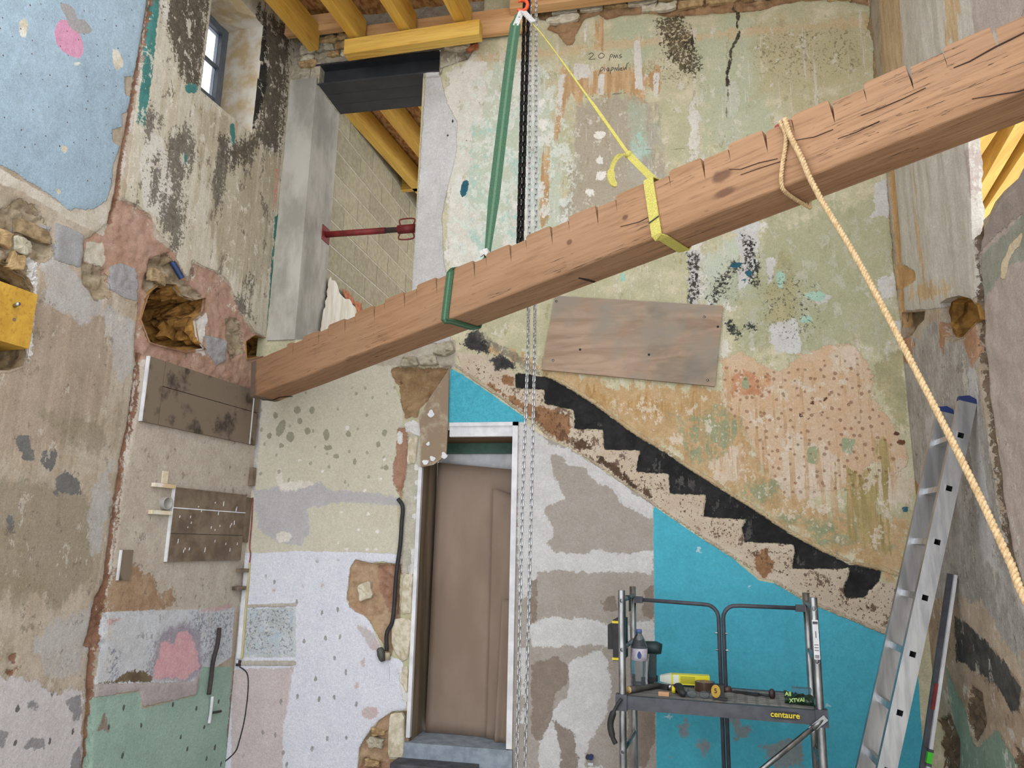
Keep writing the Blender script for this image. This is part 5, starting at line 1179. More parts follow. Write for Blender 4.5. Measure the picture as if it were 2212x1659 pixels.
hc = thing('hand_chain', 'thin shiny zinc hand chain hanging in two strands to the floor', 'chain', onY(1125, 1640, YC + .05))
chain([[onY(1146, -30, YC + .05), onY(1143, 520, YC + .05), onY(1141, 740, YC + .05), onY(1128, 1100, YC + .05), onY(1116, 1660, YC + .05), onY(1114, 1760, YC + .05)],
       [onY(1158, -30, YC + .06), onY(1158, 520, YC + .06), onY(1155, 740, YC + .06), onY(1150, 1000, YC + .06), onY(1140, 1400, YC + .06), onY(1134, 1660, YC + .06), onY(1132, 1760, YC + .06)]],
      link_mesh('zinc_link', .041, .021, .0037, M['chain_zinc']), .0315, hc)
# rope
M['rope'] = simple('hemp_rope', C(206, 178, 136), C(176, 146, 104), 90, .85)
def rope(P, r, name, parent, turns=16.0):
    P = smooth_path(P, 40); b = MB(); s_ = [0]
    for i in range(1, len(P)): s_.append(s_[-1] + np.linalg.norm(P[i] - P[i - 1]))
    for k in range(3):
        pts = []
        x = None
        for i, p in enumerate(P):
            t = P[min(i + 1, len(P) - 1)] - P[max(i - 1, 0)]; t /= np.linalg.norm(t)
            if x is None: x = np.cross(t, [0.3, 1, .2]); 
            x = x - t * (x @ t); x /= np.linalg.norm(x); y = np.cross(t, x); a = 2 * math.pi * (s_[i] * turns + k / 3)
            pts.append(p + (x * math.cos(a) + y * math.sin(a)) * r * .52)
        b.tube(pts, r * .56, 6)
    return b.build(name, M['rope'], parent, True)
t0, h0 = front(1700, 272)
rp = thing('tag_line', 'pale twisted hemp rope tied around the beam and pulled down to the right', 'rope', bp(t0, 0, BH))
q = [bp(t0, .05, LOW + .012), bp(t0, .01, LOW + .011), bp(t0, -.008, LOW + .004)]
for (x, y) in ((1712, 300), (1735, 345)):
    t_, h_ = front(x, y); q.append(bp(t_, -.018, h_))
for (x, y) in ((1752, 385), (1770, 420), (1785, 447)):
    t_, h_ = front(x, y); q.append(bp(t_, -.022, h_))
yr = q[-1][1]
for i_, (x, y) in enumerate(((1840, 540), (1900, 650), (1960, 765), (2040, 920), (2110, 1060), (2180, 1210), (2260, 1380))):
    q.append(onY(x, y, yr + (2.0 - yr) * (i_ + 1) / 7))
q += [np.array([1.10, 1.86, .62]), np.array([1.18, 1.76, .16]), np.array([1.2, 1.7, .012]), np.array([1.1, 1.55, .012])]
rope(q, .0095, 'running_end', rp, 26)
q = [bp(t0 - .02, .05, LOW + .010), bp(t0 - .02, .01, LOW + .008), bp(t0 - .018, -.006, LOW + .004)]
for (x, y) in ((1700, 300), (1692, 360), (1690, 398)):
    t_, h_ = front(x, y); q.append(bp(t_, -.009, max(h_, .004)))
for (x, y) in ((1698, 412), (1745, 442)):
    t_, w_ = under(x, y); q.append(bp(t_, max(.01, w_), -.009))
q += [bp(t_ + .006, BW + .006, -.007), bp(t_ + .01, BW + .010, .02), bp(t0 + .02, BW + .010, BH * .8), bp(t0 + .012, BW + .008, LOW + .008), bp(t0 - .0, BW * .5, LOW + .010), bp(t0 - .02, .05, LOW + .010)]
rope(q, .0075, 'hitch', rp, 30)
M['red_cap'] = simple('red_shackle', C(150, 34, 40), C(120, 26, 32), 10, .45)
t1_, h1_ = front(1692, 268); t1_ -= .018
sh = thing('shackle', 'small red shackle on the top of the beam where the rope is tied', 'shackle', bp(t1_, .05, LOW))
MB().tube([bp(t1_ - .03, .05, LOW + .005), bp(t1_ - .02, .05, LOW + .03), bp(t1_ + .01, .05, LOW + .04), bp(t1_ + .03, .05, LOW + .028), bp(t1_ + .034, .05, LOW + .002)], .009, 8).build('bow', M['red_cap'], sh, True)
MB().tube([bp(t1_ - .038, .05, LOW + .008), bp(t1_ + .042, .05, LOW + .008)], .007, 8).build('pin', M['red_cap'], sh, True)

# ================================================================== SCAFFOLD
FL = np.array([-.232, 3.95]); FR = np.array([.670, 3.87]); ex = (FR - FL) / np.linalg.norm(FR - FL); ey = np.array([-ex[1], ex[0]])
LS = np.linalg.norm(FR - FL); DS = .42; ZP = .785
def S(x, y, z): p = FL + ex * x + ey * y; return np.array([p[0], p[1], z])
E3 = np.array([ex[0], ex[1], 0]); N3 = np.array([ey[0], ey[1], 0])
sc_ = thing('scaffold_tower', 'galvanised tube scaffold tower with a grey platform before the turquoise wall', 'scaffold', S(LS / 2, DS / 2, 0))
RUNGZ = (1.235, 1.0, .765, .53, .295)
for x in (0, LS):
    for y in (0, DS):
        zt_ = 1.285
        up_ = MB().pipe(S(x, y, 0), S(x, y, zt_), .018, .0155, 24).build('upright', M['galv'], sc_, True)
        if y == 0:
            ct = MB()
            for z in RUNGZ: ct.tube([S(x, -.04, z), S(x, 0, z)], .0112, 16)
            carve(up_, ct)
    for z in RUNGZ:
        MB().pipe(S(x, -.0195, z), S(x, DS - .004, z), .0115, .0092, 16, True).build('rung', M['galv'], sc_, True)
pf = MB()
pf.box(S(LS / 2, DS / 2, ZP - .006), LS - .04, DS - .02, .012, E3, N3).build('deck', M['deck'] if 'deck' in M else simple('deck_grey', C(128, 126, 122), C(104, 102, 98), 24, .85, bump=.002), sc_)
MB().box(S(LS / 2, .0, ZP - .030), LS - .03, .03, .062, E3, N3).build('platform_edge', M['gun'], sc_)
MB().box(S(LS / 2, DS, ZP - .030), LS - .03, .03, .062, E3, N3).build('platform_edge', M['gun'], sc_)
M['rib'] = simple('deck_rib', C(150, 148, 142), C(126, 124, 118), 24, .85)
for i in range(9):
    for j in range(7):
        MB().box(S(LS * .45 + i * .05, .05 + j * .052, ZP - .0016), .034, .03, .004, E3, N3).build('deck_rib', M['rib'], sc_)
for x in (-.004, LS + .004):
    MB().box(S(x, .0, ZP - .03), .055, .05, .075, E3, N3).build('hook_plate', M['gun'], sc_)
# folding guard rails at the back
zr = 1.205
def bend(side):
    xc = LS * .52
    x0 = .02 if side < 0 else LS - .02; xm = xc - .012 if side < 0 else xc + .012
    a = S(x0, DS, zr + (.012 if side < 0 else 0)); pts = [a, S(xm + side * .09, DS, zr)]
    for k in range(1, 7):
        q = math.pi / 2 * k / 6; pts.append(S(xm + side * .07 * (1 - math.sin(q)), DS, zr - .07 * (1 - math.cos(q))))
    pts += [S(xm, DS, .3)]
    return pts
for sd_ in (-1, 1):
    gr = MB().tube(bend(sd_), .0105, 12).build('guard_rail', M['gun'], sc_, True)
    x0 = .03 if sd_ < 0 else LS - .03
    MB().box(S(x0, DS, zr + (.01 if sd_ < 0 else 0)), .05, .03, .035, E3, N3).build('clip', M['gun'], gr)
    for z in (1.06, .975):
        MB().tube([S(LS * .52 + sd_ * .02, DS - .012, z), S(LS * .52 + sd_ * .032, DS - .012, z)], .005, 8).build('bolt', M['galv'], gr)
a = S(LS + .01, -.03, ZP - .03); b = S(.1, -.03, .0 + .06)
br = MB().tube([a, a + (b - a) * .06], [.006, .016], 10).tube([a + (b - a) * .05, b], .012, 12).build('diagonal_brace', M['galv'], sc_, True)
MB().box(a + (b - a) * .03, .09, .012, .028, (b - a) / np.linalg.norm(b - a), N3, np.cross((b - a) / np.linalg.norm(b - a), N3)).build('brace_hook', M['galv'], br)
# maker's plate on the platform edge, tube label
bdg = MB(); pts = []
cx_, cz_ = LS * .83, ZP - .030
for k in range(20):
    a_ = 2 * math.pi * k / 20; pts.append(S(cx_ + .062 * np.sign(math.cos(a_)) * abs(math.cos(a_)) ** .35, -.0165, cz_ + .017 * np.sign(math.sin(a_)) * abs(math.sin(a_)) ** .5))
bd = bdg.prism(pts, -N3 * .002).build('badge', M['black'], sc_)
text_mesh('centaure', .036, 'badge_lettering', M['yellow'], S(cx_, -.0192, cz_ - .0085), E3, (0, 0, 1), bd, .0006, .0003, 'CENTER')
lb = MB().ribbon([S(LS, -.0195, 1.185), S(LS, -.0195, 1.01)], [E3] * 2, .026, .0012).build('tube_label', M['white'], sc_)
for k in range(7): MB().box(S(LS - .009 + k * .003, -.021, 1.022), .0012 + .0006 * (k % 2), .0006, .016, E3, N3).build('bar', M['black'], lb)
for k in range(3): MB().box(S(LS, -.021, 1.05 + .012 * k), .018, .0006, .003, E3, N3).build('print_line', M['gun'], lb)
MB().box(S(LS, -.021, 1.172), .022, .0006, .012, E3, N3).build('print_line', M['gun'], lb)
MB().box(S(LS, -.021, 1.12), .003, .0006, .03, E3, N3).build('print_line', M['black'], lb)

# ---- things on the platform ---------------------------------------
ZD = ZP + .0003
def onD(px, py): return onZ(px, py, ZD)
# bottle
p = onD(1371, 1490) + N3 * .045 + E3 * .0205
bo = thing('water_bottle', 'clear plastic water bottle with blue cap and printed sleeve on the platform', 'bottle', p)
kp = NT('clear_plastic'); kp.b.inputs['Transmission Weight'].default_value = .92; kp.b.inputs['IOR'].default_value = 1.2; kp.col(C(214, 224, 232)); M['pet'] = kp.fin(.08)
pro = [(r_, h_ * .93) for r_, h_ in [(.036, 0), (.041, .006), (.042, .03), (.040, .045), (.042, .06), (.040, .075), (.042, .09), (.040, .105), (.042, .12), (.0405, .14), (.042, .155), (.042, .21), (.040, .228), (.030, .262), (.018, .285), (.0135, .29), (.0135, .298)]]
MB().lathe(p, pro, 24).build('bottle_body', M['pet'], bo, True)
MB().lathe(p + np.array([0, 0, .275]), [(.0155, 0), (.0155, .016), (.014, .018)], 18).build('cap', simple('bottle_cap', C(96, 116, 168), C(84, 104, 154), 10, .4), bo, True)
sl = MB().lathe(p + np.array([0, 0, .140]), [(.0426, 0), (.0428, .06)], 24).build('sleeve', simple('bottle_sleeve', C(206, 204, 214), C(190, 180, 190), 30, .5), bo, True)
dv = -(p - EYE); dv[2] = 0; dv /= np.linalg.norm(dv); rv = np.cross([0, 0, 1], dv)
dp = [p + dv * .0432 + np.array([0, 0, .170]) + rv * (.011 * math.sin(a) * (1 - .45 * max(0, math.cos(a)))) + np.array([0, 0, .019 * math.cos(a)]) for a in np.linspace(0, 2 * math.pi, 18)[:-1]]
MB().prism(dp, dv * .0008).build('drop_print', simple('print_blue', C(44, 70, 132), C(36, 58, 116), 10, .5), sl)
# drill
p = onD(1405, 1484) + N3 * .04
M['drill'] = simple('dark_teal_plastic', C(34, 58, 58), C(24, 42, 44), 10, .5)
dr = thing('cordless_drill', 'dark teal cordless drill standing on its battery behind the bottle', 'drill', p)
MB().box(p + np.array([-.012, .02, .0225]), .085, .075, .045, E3, N3).build('battery', M['black'], dr)
MB().hexa([p + E3 * x + N3 * y + np.array([0, 0, z]) for z, w in ((.045, .024), (.165, .019)) for x, y in ((-w + .004 + z * .06, -.016), (w + z * .06, -.016), (w + z * .06, .016), (-w + .004 + z * .06, .016))]).build('grip', M['drill'], dr)
MB().tube([p + E3 * -.055 + np.array([0, 0, .19]), p + E3 * -.035 + np.array([0, 0, .192]), p + E3 * .03 + np.array([0, 0, .192]), p + E3 * .058 + np.array([0, 0, .188])], [.022, .032, .034, .026], 16).build('motor_housing', M['drill'], dr, True)
MB().tube([p + E3 * -.085 + np.array([0, 0, .19]), p + E3 * -.055 + np.array([0, 0, .19])], [.016, .021], 14).build('chuck', M['black'], dr, True)
MB().box(p + E3 * -.02 - N3 * .002 + np.array([0, 0, .15]), .012, .012, .03, E3, N3).build('trigger', M['black'], dr)
# yellow carton
a = onD(1424, 1490); b = onD(1523, 1493); a = a + N3 * .11 + E3 * .022; b = b + N3 * .08 + E3 * .022; dx = (b - a); dx[2] = 0; Lc = np.linalg.norm(dx); dx /= Lc; ny = np.cross([0, 0, 1], dx)
bxn = thing('carton', 'bright yellow cardboard carton with white flap end lying on the platform', 'carton', a)
M['carton'] = simple('yellow_card', C(238, 230, 60), C(226, 216, 40), 4, .35); M['carton2'] = simple('pale_card', C(236, 240, 226), C(220, 226, 206), 6, .55)
hz_ = .05
def cp(x, y, z): return a + dx * x + ny * y + np.array([0, 0, z])
MB().hexa([cp(x, y, z + .012) for z, q in ((0, 0), (hz_, 0)) for x, y in ((.03, 0), (Lc - .012 * 0, 0), (Lc, .055), (.03, .055))]).build('box_body', M['carton'], bxn)
MB().hexa([cp(-.028, .012, .022), cp(.03, 0, .012), cp(.03, .055, .012), cp(-.028, .045, .022), cp(-.028, .012, .05), cp(.03, 0, .062), cp(.03, .055, .062), cp(-.028, .045, .05)]).build('flap_end', M['carton2'], bxn)
MB().box(cp(.055, -.001, .037), .03, .001, .046, dx, ny).build('pale_print', M['carton2'], bxn)
for k in range(6): MB().box(cp(.115, -.0012, .022 + .006 * k), .075, .001, .002, dx, ny).build('print_line', simple('olive_print', C(150, 140, 40), C(130, 120, 30), 10, .6), bxn)
for q in range(2): MB().box(cp(.06 + .1 * q, .027, .006), .02, .05, .012, dx, ny).build('underside_fold', M['carton'], bxn)
# hammer
p = onD(1358, 1499) ; p[2] = ZD + .019
hm = thing('hammer', 'hammer lying on the platform with its round wooden handle end forward', 'hammer', p)
hd = onD(1424, 1487); hd[2] = ZD + .016; dh = (hd - p) / np.linalg.norm(hd - p)
M['ash'] = wood('ash_handle', C(216, 190, 130), C(196, 164, 104), C(160, 126, 74), (1, 1, 1))
MB().tube([p - dh * .004, p + dh * .003], [.018, .0175], 16).build('handle_end', M['ash'], hm, True)
MB().tube([p, p + dh * .05, p + dh * .12, hd], [.0175, .016, .013, .012], 14).build('handle', simple('grip_grey', C(88, 86, 82), C(70, 68, 66), 14, .7), hm, True)
sh_ = np.cross(dh, [0, 0, 1]); sh_ /= np.linalg.norm(sh_)
MB().box(hd + sh_ * .02, .028, .085, .026, dh, sh_).build('head', M['galv'], hm)
MB().tube([hd + sh_ * .06, hd + sh_ * .08], .015, 12).build('face', M['galv'], hm, True)
# wood block
p = onD(1434, 1503)
tag(MB().hexa([p + E3 * x + N3 * y + np.array([0, 0, z]) for z in (0, .018) for x, y in ((-.026, -.009), (.026, -.011), (.027, .010), (-.025, .011))]).build('wood_offcut', wood('offcut', C(206, 160, 120), C(182, 136, 96), C(150, 104, 66), (.1, 1, 1))), 'small pinkish wood offcut on the platform near the hammer', 'offcut')
# nozzle tool with yellow ring
p = onD(1453, 1500); p[2] = ZD + .018
nz_ = thing('dust_nozzle', 'black plastic dust nozzle with a yellow ring on the platform', 'nozzle', p)
MB().tube([p + N3 * .03 - E3 * .005, p + N3 * .03 + E3 * .012], .019, 14).build('yellow_ring', M['yellow'], nz_, True)
p2 = onD(1478, 1506); p2[2] = ZD + .016
MB().tube(smooth_path([p + N3 * .03 + E3 * .01, p + N3 * .03 + E3 * .03 + np.array([0, 0, .012]), p2 - E3 * .012 + np.array([0, 0, .006]), p2], 4), [.02, .022, .023, .023, .022, .021, .02, .018, .017, .016, .016, .016, .016], 14).build('hose_elbow', M['black'], nz_, True)
# safety glasses
p = onD(1508, 1508)
sg = thing('safety_glasses', 'clear safety glasses lying folded beside the tape measure', 'glasses', p)
for s_ in (-1, 1):
    pts = [p + E3 * (s_ * .03 + .024 * math.cos(a)) + np.array([0, 0, .0177 + .016 * math.sin(a)]) + N3 * (.004 * math.cos(a)) for a in np.linspace(0, 2 * math.pi, 16)[:-1]]
    MB().prism(pts, N3 * .0025).build('lens', M['pet'], sg)
    MB().tube(pts, .0018, 5, closed=True).build('rim', M['gun'], sg)
    MB().tube([p + E3 * s_ * .054 + np.array([0, 0, .024]), p + E3 * s_ * .05 + N3 * .07 + np.array([0, 0, .026])], .003, 6).build('temple', M['gun'], sg)
# tape roll
p = onD(1524, 1496)
tr = thing('tape_roll', 'roll of dark brown packing tape lying flat behind the tape measure', 'tape', p)
v = []; f = []; n_ = 24
for r_, z in ((.05, 0), (.05, .046), (.036, .046), (.036, 0)):
    for k in range(n_): v.append(p + np.array([r_ * math.cos(2 * math.pi * k / n_), r_ * math.sin(2 * math.pi * k / n_) + .04, z]))
for i in range(4):
    for k in range(n_): f.append((i * n_ + k, i * n_ + (k + 1) % n_, ((i + 1) % 4) * n_ + (k + 1) % n_, ((i + 1) % 4) * n_ + k))
mesh('tape_winding', v, f, simple('brown_tape', C(84, 62, 46), C(66, 48, 36), 10, .35), tr)
v2 = [(q - p - np.array([0, .04, 0])) * np.array([.72, .72, 1.0]) + p + np.array([0, .04, 0]) for q in v]
mesh('card_core', v2, f, simple('card_core', C(170, 140, 100), C(150, 122, 86), 10, .8), tr)
# tape measure
p = onD(1548, 1512)
tm_ = thing('tape_measure', 'yellow and black tape measure standing on the platform', 'tape measure', p)
MB().box(p + np.array([.012, .01, .035]), .052, .045, .07, E3, N3).build('case', M['black'], tm_)
pts = [p + E3 * (-.002 + .022 * math.cos(a)) + np.array([0, 0, .042 + .03 * math.sin(a)]) - N3 * .013 for a in np.linspace(0, 2 * math.pi, 22)[:-1]]
fc = MB().prism(pts, -N3 * .004).build('face_plate', simple('amber_plate', C(190, 150, 40), C(160, 122, 30), 8, .45), tm_)
text_mesh('5', .03, 'numeral', M['black'], p + E3 * -.010 + np.array([0, 0, .034]) - N3 * .0175, E3, (0, 0, 1), fc, .0008, .0003)
MB().tube([p + E3 * .05 + np.array([0, .015, .06]), p + E3 * .056 + np.array([0, .015, .04])], .02, 12).build('thumb_lock', simple('brown_lock', C(80, 58, 50), C(64, 46, 40), 8, .5), tm_, True)
MB().box(p + E3 * .03 + np.array([0, -.012, .008]), .04, .02, .012, E3, N3).build('tape_mouth', M['black'], tm_)
# pry bar
a = onD(1570, 1494); b = onD(1668, 1509); a[2] = ZD + .005; b[2] = ZD + .012
pb_ = thing('rasp', 'black round-ended rasp lying along the platform', 'rasp', (a + b) / 2 - np.array([0, 0, .012]))
d_ = (b - a) / np.linalg.norm(b - a)
MB().tube([a, a + d_ * .05], [.003, .006], 8).build('tang', M['black'], pb_, True)
MB().bar(a + d_ * .05, a + d_ * .17, .02, .012).build('blade', M['black'], pb_)
MB().tube([a + d_ * .16, b], .006, 8).build('shaft', M['black'], pb_, True)
MB().lathe(b + np.array([0, 0, -.012]), [(.010, 0), (.015, .012), (.016, .03), (.010, .042), (.003, .046)], 14).build('knob', simple('knob_brown', C(64, 48, 46), C(50, 38, 36), 8, .5), pb_, True)
# green film wrapper and clear cup
p = onD(1728, 1526)
fw = thing('film_wrapper', 'crumpled dark green printed wrapper at the end of the platform', 'wrapper', p)
rnd = random.Random(5); v = []; f = []
nx, ny_ = 12, 8
for j in range(ny_ + 1):
    for i in range(nx + 1):
        a_ = i / nx; b_ = j / ny_
        v.append(p + E3 * ((a_ - .5) * .13) + N3 * (.03 + .05 * b_ - .03 * math.sin(b_ * 3.1)) + np.array([0, 0, .002 + .05 * b_ ** .8 * (1 - .3 * a_) + rnd.uniform(-.005, .005)]))
for j in range(ny_):
    for i in range(nx): q = j * (nx + 1) + i; f.append((q, q + 1, q + nx + 2, q + nx + 1))
wo = mesh('film', v, f, simple('green_film', C(30, 62, 36), C(18, 36, 26), 20, .3), fw)
sm = wo.modifiers.new('thick', 'SOLIDIFY'); sm.thickness = .002
M['lime'] = simple('lime_print', C(176, 206, 120), C(150, 186, 96), 8, .5)
text_mesh('XTVAI', .024, 'print', M['lime'], p + E3 * -.045 + N3 * .012 + np.array([0, 0, .012]), E3 + np.array([0, 0, .14]), (0, 0, 1), fw, .0008, .0004)
text_mesh('AII', .024, 'print', M['lime'], p + E3 * -.062 + N3 * .025 + np.array([0, 0, .04]), E3, (0, 0, 1), fw, .0008, .0004)
p = onD(1736, 1520) + N3 * .1
cu_ = thing('plastic_tray', 'clear plastic tray lying beside the green wrapper', 'tray', p)
MB().hexa([p + E3 * x * s_ + N3 * y * s_ + np.array([0, 0, z]) for z, s_ in ((0, .8), (.055, 1.0)) for x, y in ((-.045, -.03), (.045, -.03), (.045, .03), (-.045, .03))]).build('tray_body', M['pet'], cu_)
# pouch hanging inside the left frame
pz = S(.0, .20, 1.0)
hb = thing('tool_pouch', 'black and yellow tool pouch hanging on the outside of the scaffold end frame', 'pouch', S(-.045, .2, .93))
MB().hexa([S(x, y, z) for z in (.93, 1.13) for x, y in ((-.062, .1), (-.0125, .1), (-.0125, .3), (-.062, .3))]).build('pouch_body', M['black'], hb)
MB().ribbon([S(-.014, .2, 1.12), S(-.014, .2, 1.235), S(-.008, .2, 1.2475), S(.008, .2, 1.2475), S(.014, .2, 1.235), S(.014, .2, 1.17)], [N3] * 6, .06, .004).build('strap', M['black'], hb)
for z in (.94, 1.12): MB().box(S(-.0395, .2, z), .052, .208, .012, E3, N3).build('yellow_trim', M['yellow'], hb)
MB().hexa([S(x, y, z) for z in (.98, 1.10) for x, y in ((-.095, .14), (-.061, .14), (-.061, .26), (-.095, .26))]).build('side_pocket', M['black'], hb)
hk_ = thing('rubber_strap', 'black rubber strap looped over the scaffold rung below the platform', 'strap', S(-.02, .02, .55))
MB().tube(smooth_path([S(-.0, -.0335, .775), S(-.03, -.042, .73), S(-.055, -.036, .66), S(-.045, -.036, .6), S(-.03, -.036, .57)], 6), [.008] * 8 + [.016] * 10 + [.012] * 7, 10).build('strap_loop', M['black'], hk_, True)

# ================================================================== LADDER, LEVEL
ld = thing('aluminium_ladder', 'aluminium ladder with blue end caps leaning on the right wall', 'ladder', onY(1860, 1740, 3.7))
def rail_pts(pt, pb, Y):
    a = onY(*pt, Y); b = onY(*pb, Y); d = (b - a) / np.linalg.norm(b - a); return a, d
YN, YF = 3.655, 3.935
aN, dN = rail_pts((2089, 868), (1915, 1659), YN)
aF = onY(2041, 890, YF); dF = dN
zfl = 0.004
LN = (aN[2] - zfl) / -dN[2]; LF = (aF[2] - zfl) / -dF[2]
sx_ = np.cross(dN, [0, 1, 0]); sx_ /= np.linalg.norm(sx_)
if sx_[0] < 0: sx_ = -sx_
RW, RT = .074, .026
for a_, L_, off in ((aN, LN, 0), (aF, LF, 0)):
    rl = MB().box(a_ + dN * L_ / 2, L_, RW, RT, dN, sx_, np.array([0, 1, 0])).build('stile', M['alu'], ld)
    if a_ is aN: near_stile = rl
    MB().box(a_ - dN * .006, .018, RW + .004, RT + .004, dN, sx_, (0, 1, 0)).build('end_cap', M['blue_cap'], rl)
    MB().prism([a_ - dN * .014 + sx_ * RW * .52 + np.array([0, -RT * .55, 0]), a_ - dN * .014 - sx_ * RW * .52 + np.array([0, -RT * .55, 0]), a_ - dN * .028 + np.array([0, -RT * .55, 0])], (0, RT * 1.1, 0)).build('cap_ridge', M['blue_cap'], rl)
# rungs, spaced by the square holes in the near stile
hp = [(2075, 942), (2049, 1056), (2022, 1171), (1996, 1291), (1968, 1412), (1940, 1538), (1912, 1662)]
ct = MB()
for x, y in hp:
    q = onY(x, y, YN); s_ = (q - aN) @ dN; c_ = aN + dN * s_; e_ = aF + dN * s_ + np.array([0, 0, 0])
    rg = MB().sqpipe(c_ - np.array([0, RT / 2 + .0005, 0]), e_, .014, .012, sx_, dN).build('rung', M['alu'], ld)
    MB().sqpipe(c_ - np.array([0, RT / 2 + .002, 0]), c_ - np.array([0, RT / 2 - .001, 0]), .017, .012, sx_, dN).build('rung_socket', M['alu'], rg)
    ct.box(c_, .0276, RT * 3, .0276, sx_, (0, 1, 0), dN)
carve(near_stile, ct)
for a_, L_ in ((aN, LN), (aF, LF)):
    MB().box(a_ + dN * (L_ - .02), .04, RW + .008, RT + .008, dN, sx_, (0, 1, 0)).build('foot', M['black'], ld)
# level
ya = 4.09
a = onY(2064, 1242, ya); a[0] = min(a[0], XR - .008); b = onY(2004, 1659, ya); d_ = (b - a) / np.linalg.norm(b - a); Lv = (a[2] - .004) / -d_[2]
lv = thing('spirit_level', 'long aluminium spirit level with green vial leaning behind the ladder', 'spirit level', a + d_ * Lv)
sy_ = np.array([0, 1.0, 0]); sx2 = np.cross(d_, sy_); sx2 /= np.linalg.norm(sx2)
sx2 = sx2 if sx2[0] > 0 else -sx2
MB().box(a + d_ * Lv / 2, Lv, .014, .022, d_, sx2, sy_).build('front_flange', M['white'], lv)
MB().box(a + d_ * Lv / 2 - sx2 * .016 + sy_ * .012, Lv, .03, .016, d_, sx2, sy_).build('web', M['gun'], lv)
q = onY(2008, 1636, ya); s_ = (q - a) @ d_
M['vial'] = simple('green_vial', C(90, 220, 70), C(70, 196, 54), 10, .25)
vl = MB().box(a + d_ * s_ - sx2 * .002 - sy_ * .006, .05, .022, .02, d_, sx2, sy_).build('vial', M['vial'], lv)
for k in (-1, 1): MB().box(a + d_ * (s_ + k * .032) - sx2 * .002 - sy_ * .006, .012, .024, .022, d_, sx2, sy_).build('vial_clamp', M['gun'], lv)
q = onY(2020, 1505, ya); s_ = (q - a) @ d_
MB().box(a + d_ * s_ - sx2 * .014 + sy_ * .002, .12, .016, .01, d_, sx2, sy_).build('red_mark', M['prop'], lv)

# ================================================================== BOARDS AND FIXTURES
# plywood on the back wall
kq = [(1200, 641), (1561, 663), (1544, 836), (1171, 800)]
pw = thing('plywood_board', 'weathered plywood board screwed crooked to the back wall', 'board', PB.at(1365, 820))
kw = NT('weathered_ply')
g = kw.noise(7, 6, .6, (.25, 1, 1.6), dist=1.2); bgn = kw.noise(2.2, 5, .6)
c = kw.mix(kw.rng(g, .35, .65), C(176, 150, 128), C(150, 124, 102)); c = kw.mix(kw.rng(bgn, .42, .6), c, C(146, 136, 122))
c = kw.mix(kw.math('MULTIPLY', kw.rng(kw.noise(3.1, 5, .6, (.5, 1, 1), (4, 4, 4)), .54, .66), .5), c, C(112, 104, 90))
kw.col(c); kw.bump(g, .002); M['ply'] = kw.fin(.8)
MB().prism([PB.at(*q, .0) for q in kq], (0, -.022, 0)).build('panel', M['ply'], pw)
for (x, y) in ((1203, 653), (1521, 687), (1196, 780), (1528, 823), (1550, 708), (1254, 757), (1402, 768)):
    c_ = PB.at(x, y, .0225); MB().tube([c_, c_ - np.array([0, .003, 0])], .007, 10).build('screw', M['galv'] if x not in (1254, 1402, 1550) else M['black'], pw, True)
# dark fibreboard panels on the left wall
M['fibre'] = simple('dark_fibreboard', C(128, 112, 94), C(98, 82, 66), 8, .85, bump=.002, detail=6)
M['fibre2'] = simple('stained_fibreboard', C(122, 107, 90), C(62, 52, 44), 6, .85, bump=.003, detail=8, lo=.5, hi=.66)
def wb_board(name, label, u0, u1, v0, v1, th, mat, edge=True, pieces=None):
    t_ = thing(name, label, 'panel', PL.w((u0 + u1) / 2, v0, 0))
    for a0, a1, b0, b1 in pieces or [(u0, u1, v0, v1)]:
        MB().hexa([PL.w(u, v, h) for h in (.0, th) for u, v in ((a0, b0), (a1, b0), (a1, b1), (a0, b1))]).build('board', mat, t_)
    if edge: MB().hexa([PL.w(u, v, h) for h in (.002, th + .003) for u, v in ((u0 - .008, v0), (u0, v0), (u0, v1), (u0 - .008, v1))]).build('white_edge', M['white'], t_)
    return t_
t_ = wb_board('fibreboard', 'stained dark brown fibreboard panel below the joist socket', -1.05, -.03, 2.12, 2.487, .02, M['fibre2'], True, [(-1.05, -.930, 2.12, 2.487), (-.926, -.03, 2.12, 2.338), (-.926, -.03, 2.342, 2.487)])
MB().hexa([PL.w(u, v, h) for h in (.018, .024) for u, v in ((-.10, 2.12), (-.092, 2.12), (-.092, 2.45), (-.10, 2.45))]).build('pale_bead', M['white'], t_)
t_ = wb_board('fibreboard', 'dark brown fibreboard panel beside the pipe stub', -.735, -.07, 1.365, 1.785, .018, M['fibre'], True, [(-.735, -.07, 1.365, 1.520), (-.735, -.07, 1.524, 1.785)])
MB().hexa([PL.w(u, vv, h) for h in (.016, .021) for u, vv in ((-.735, 1.665), (-.07, 1.665), (-.07, 1.671), (-.735, 1.671))]).build('pale_bead', M['white'], t_)
rnd = random.Random(4)
for k in range(26):
    u = rnd.uniform(-.7, -.12); v = rnd.uniform(1.4, 1.75); l_ = rnd.uniform(.004, .016)
    MB().hexa([PL.w(u + du, v + dv_, h) for h in (.016, .0195) for du, dv_ in ((-.003, -l_), (.003, -l_ * .8), (.004, l_), (-.002, l_ * .9))]).build('chip', M['white'], t_)
for u0, u1, v0, v1 in ((-.09, .03, 1.36, 1.77), (-.03, .035, 1.78, 1.97)):
    pass
t_ = wb_board('fibreboard_strip', 'narrow dark fibreboard strip next to the corner trunking', -.07, .02, 1.48, 1.77, .012, M['fibre'], False)
t_ = wb_board('fibreboard_scrap', 'small torn scrap of dark fibreboard beside the wall scar', -1.065, -.985, 1.275, 1.43, .012, M['fibre2'])
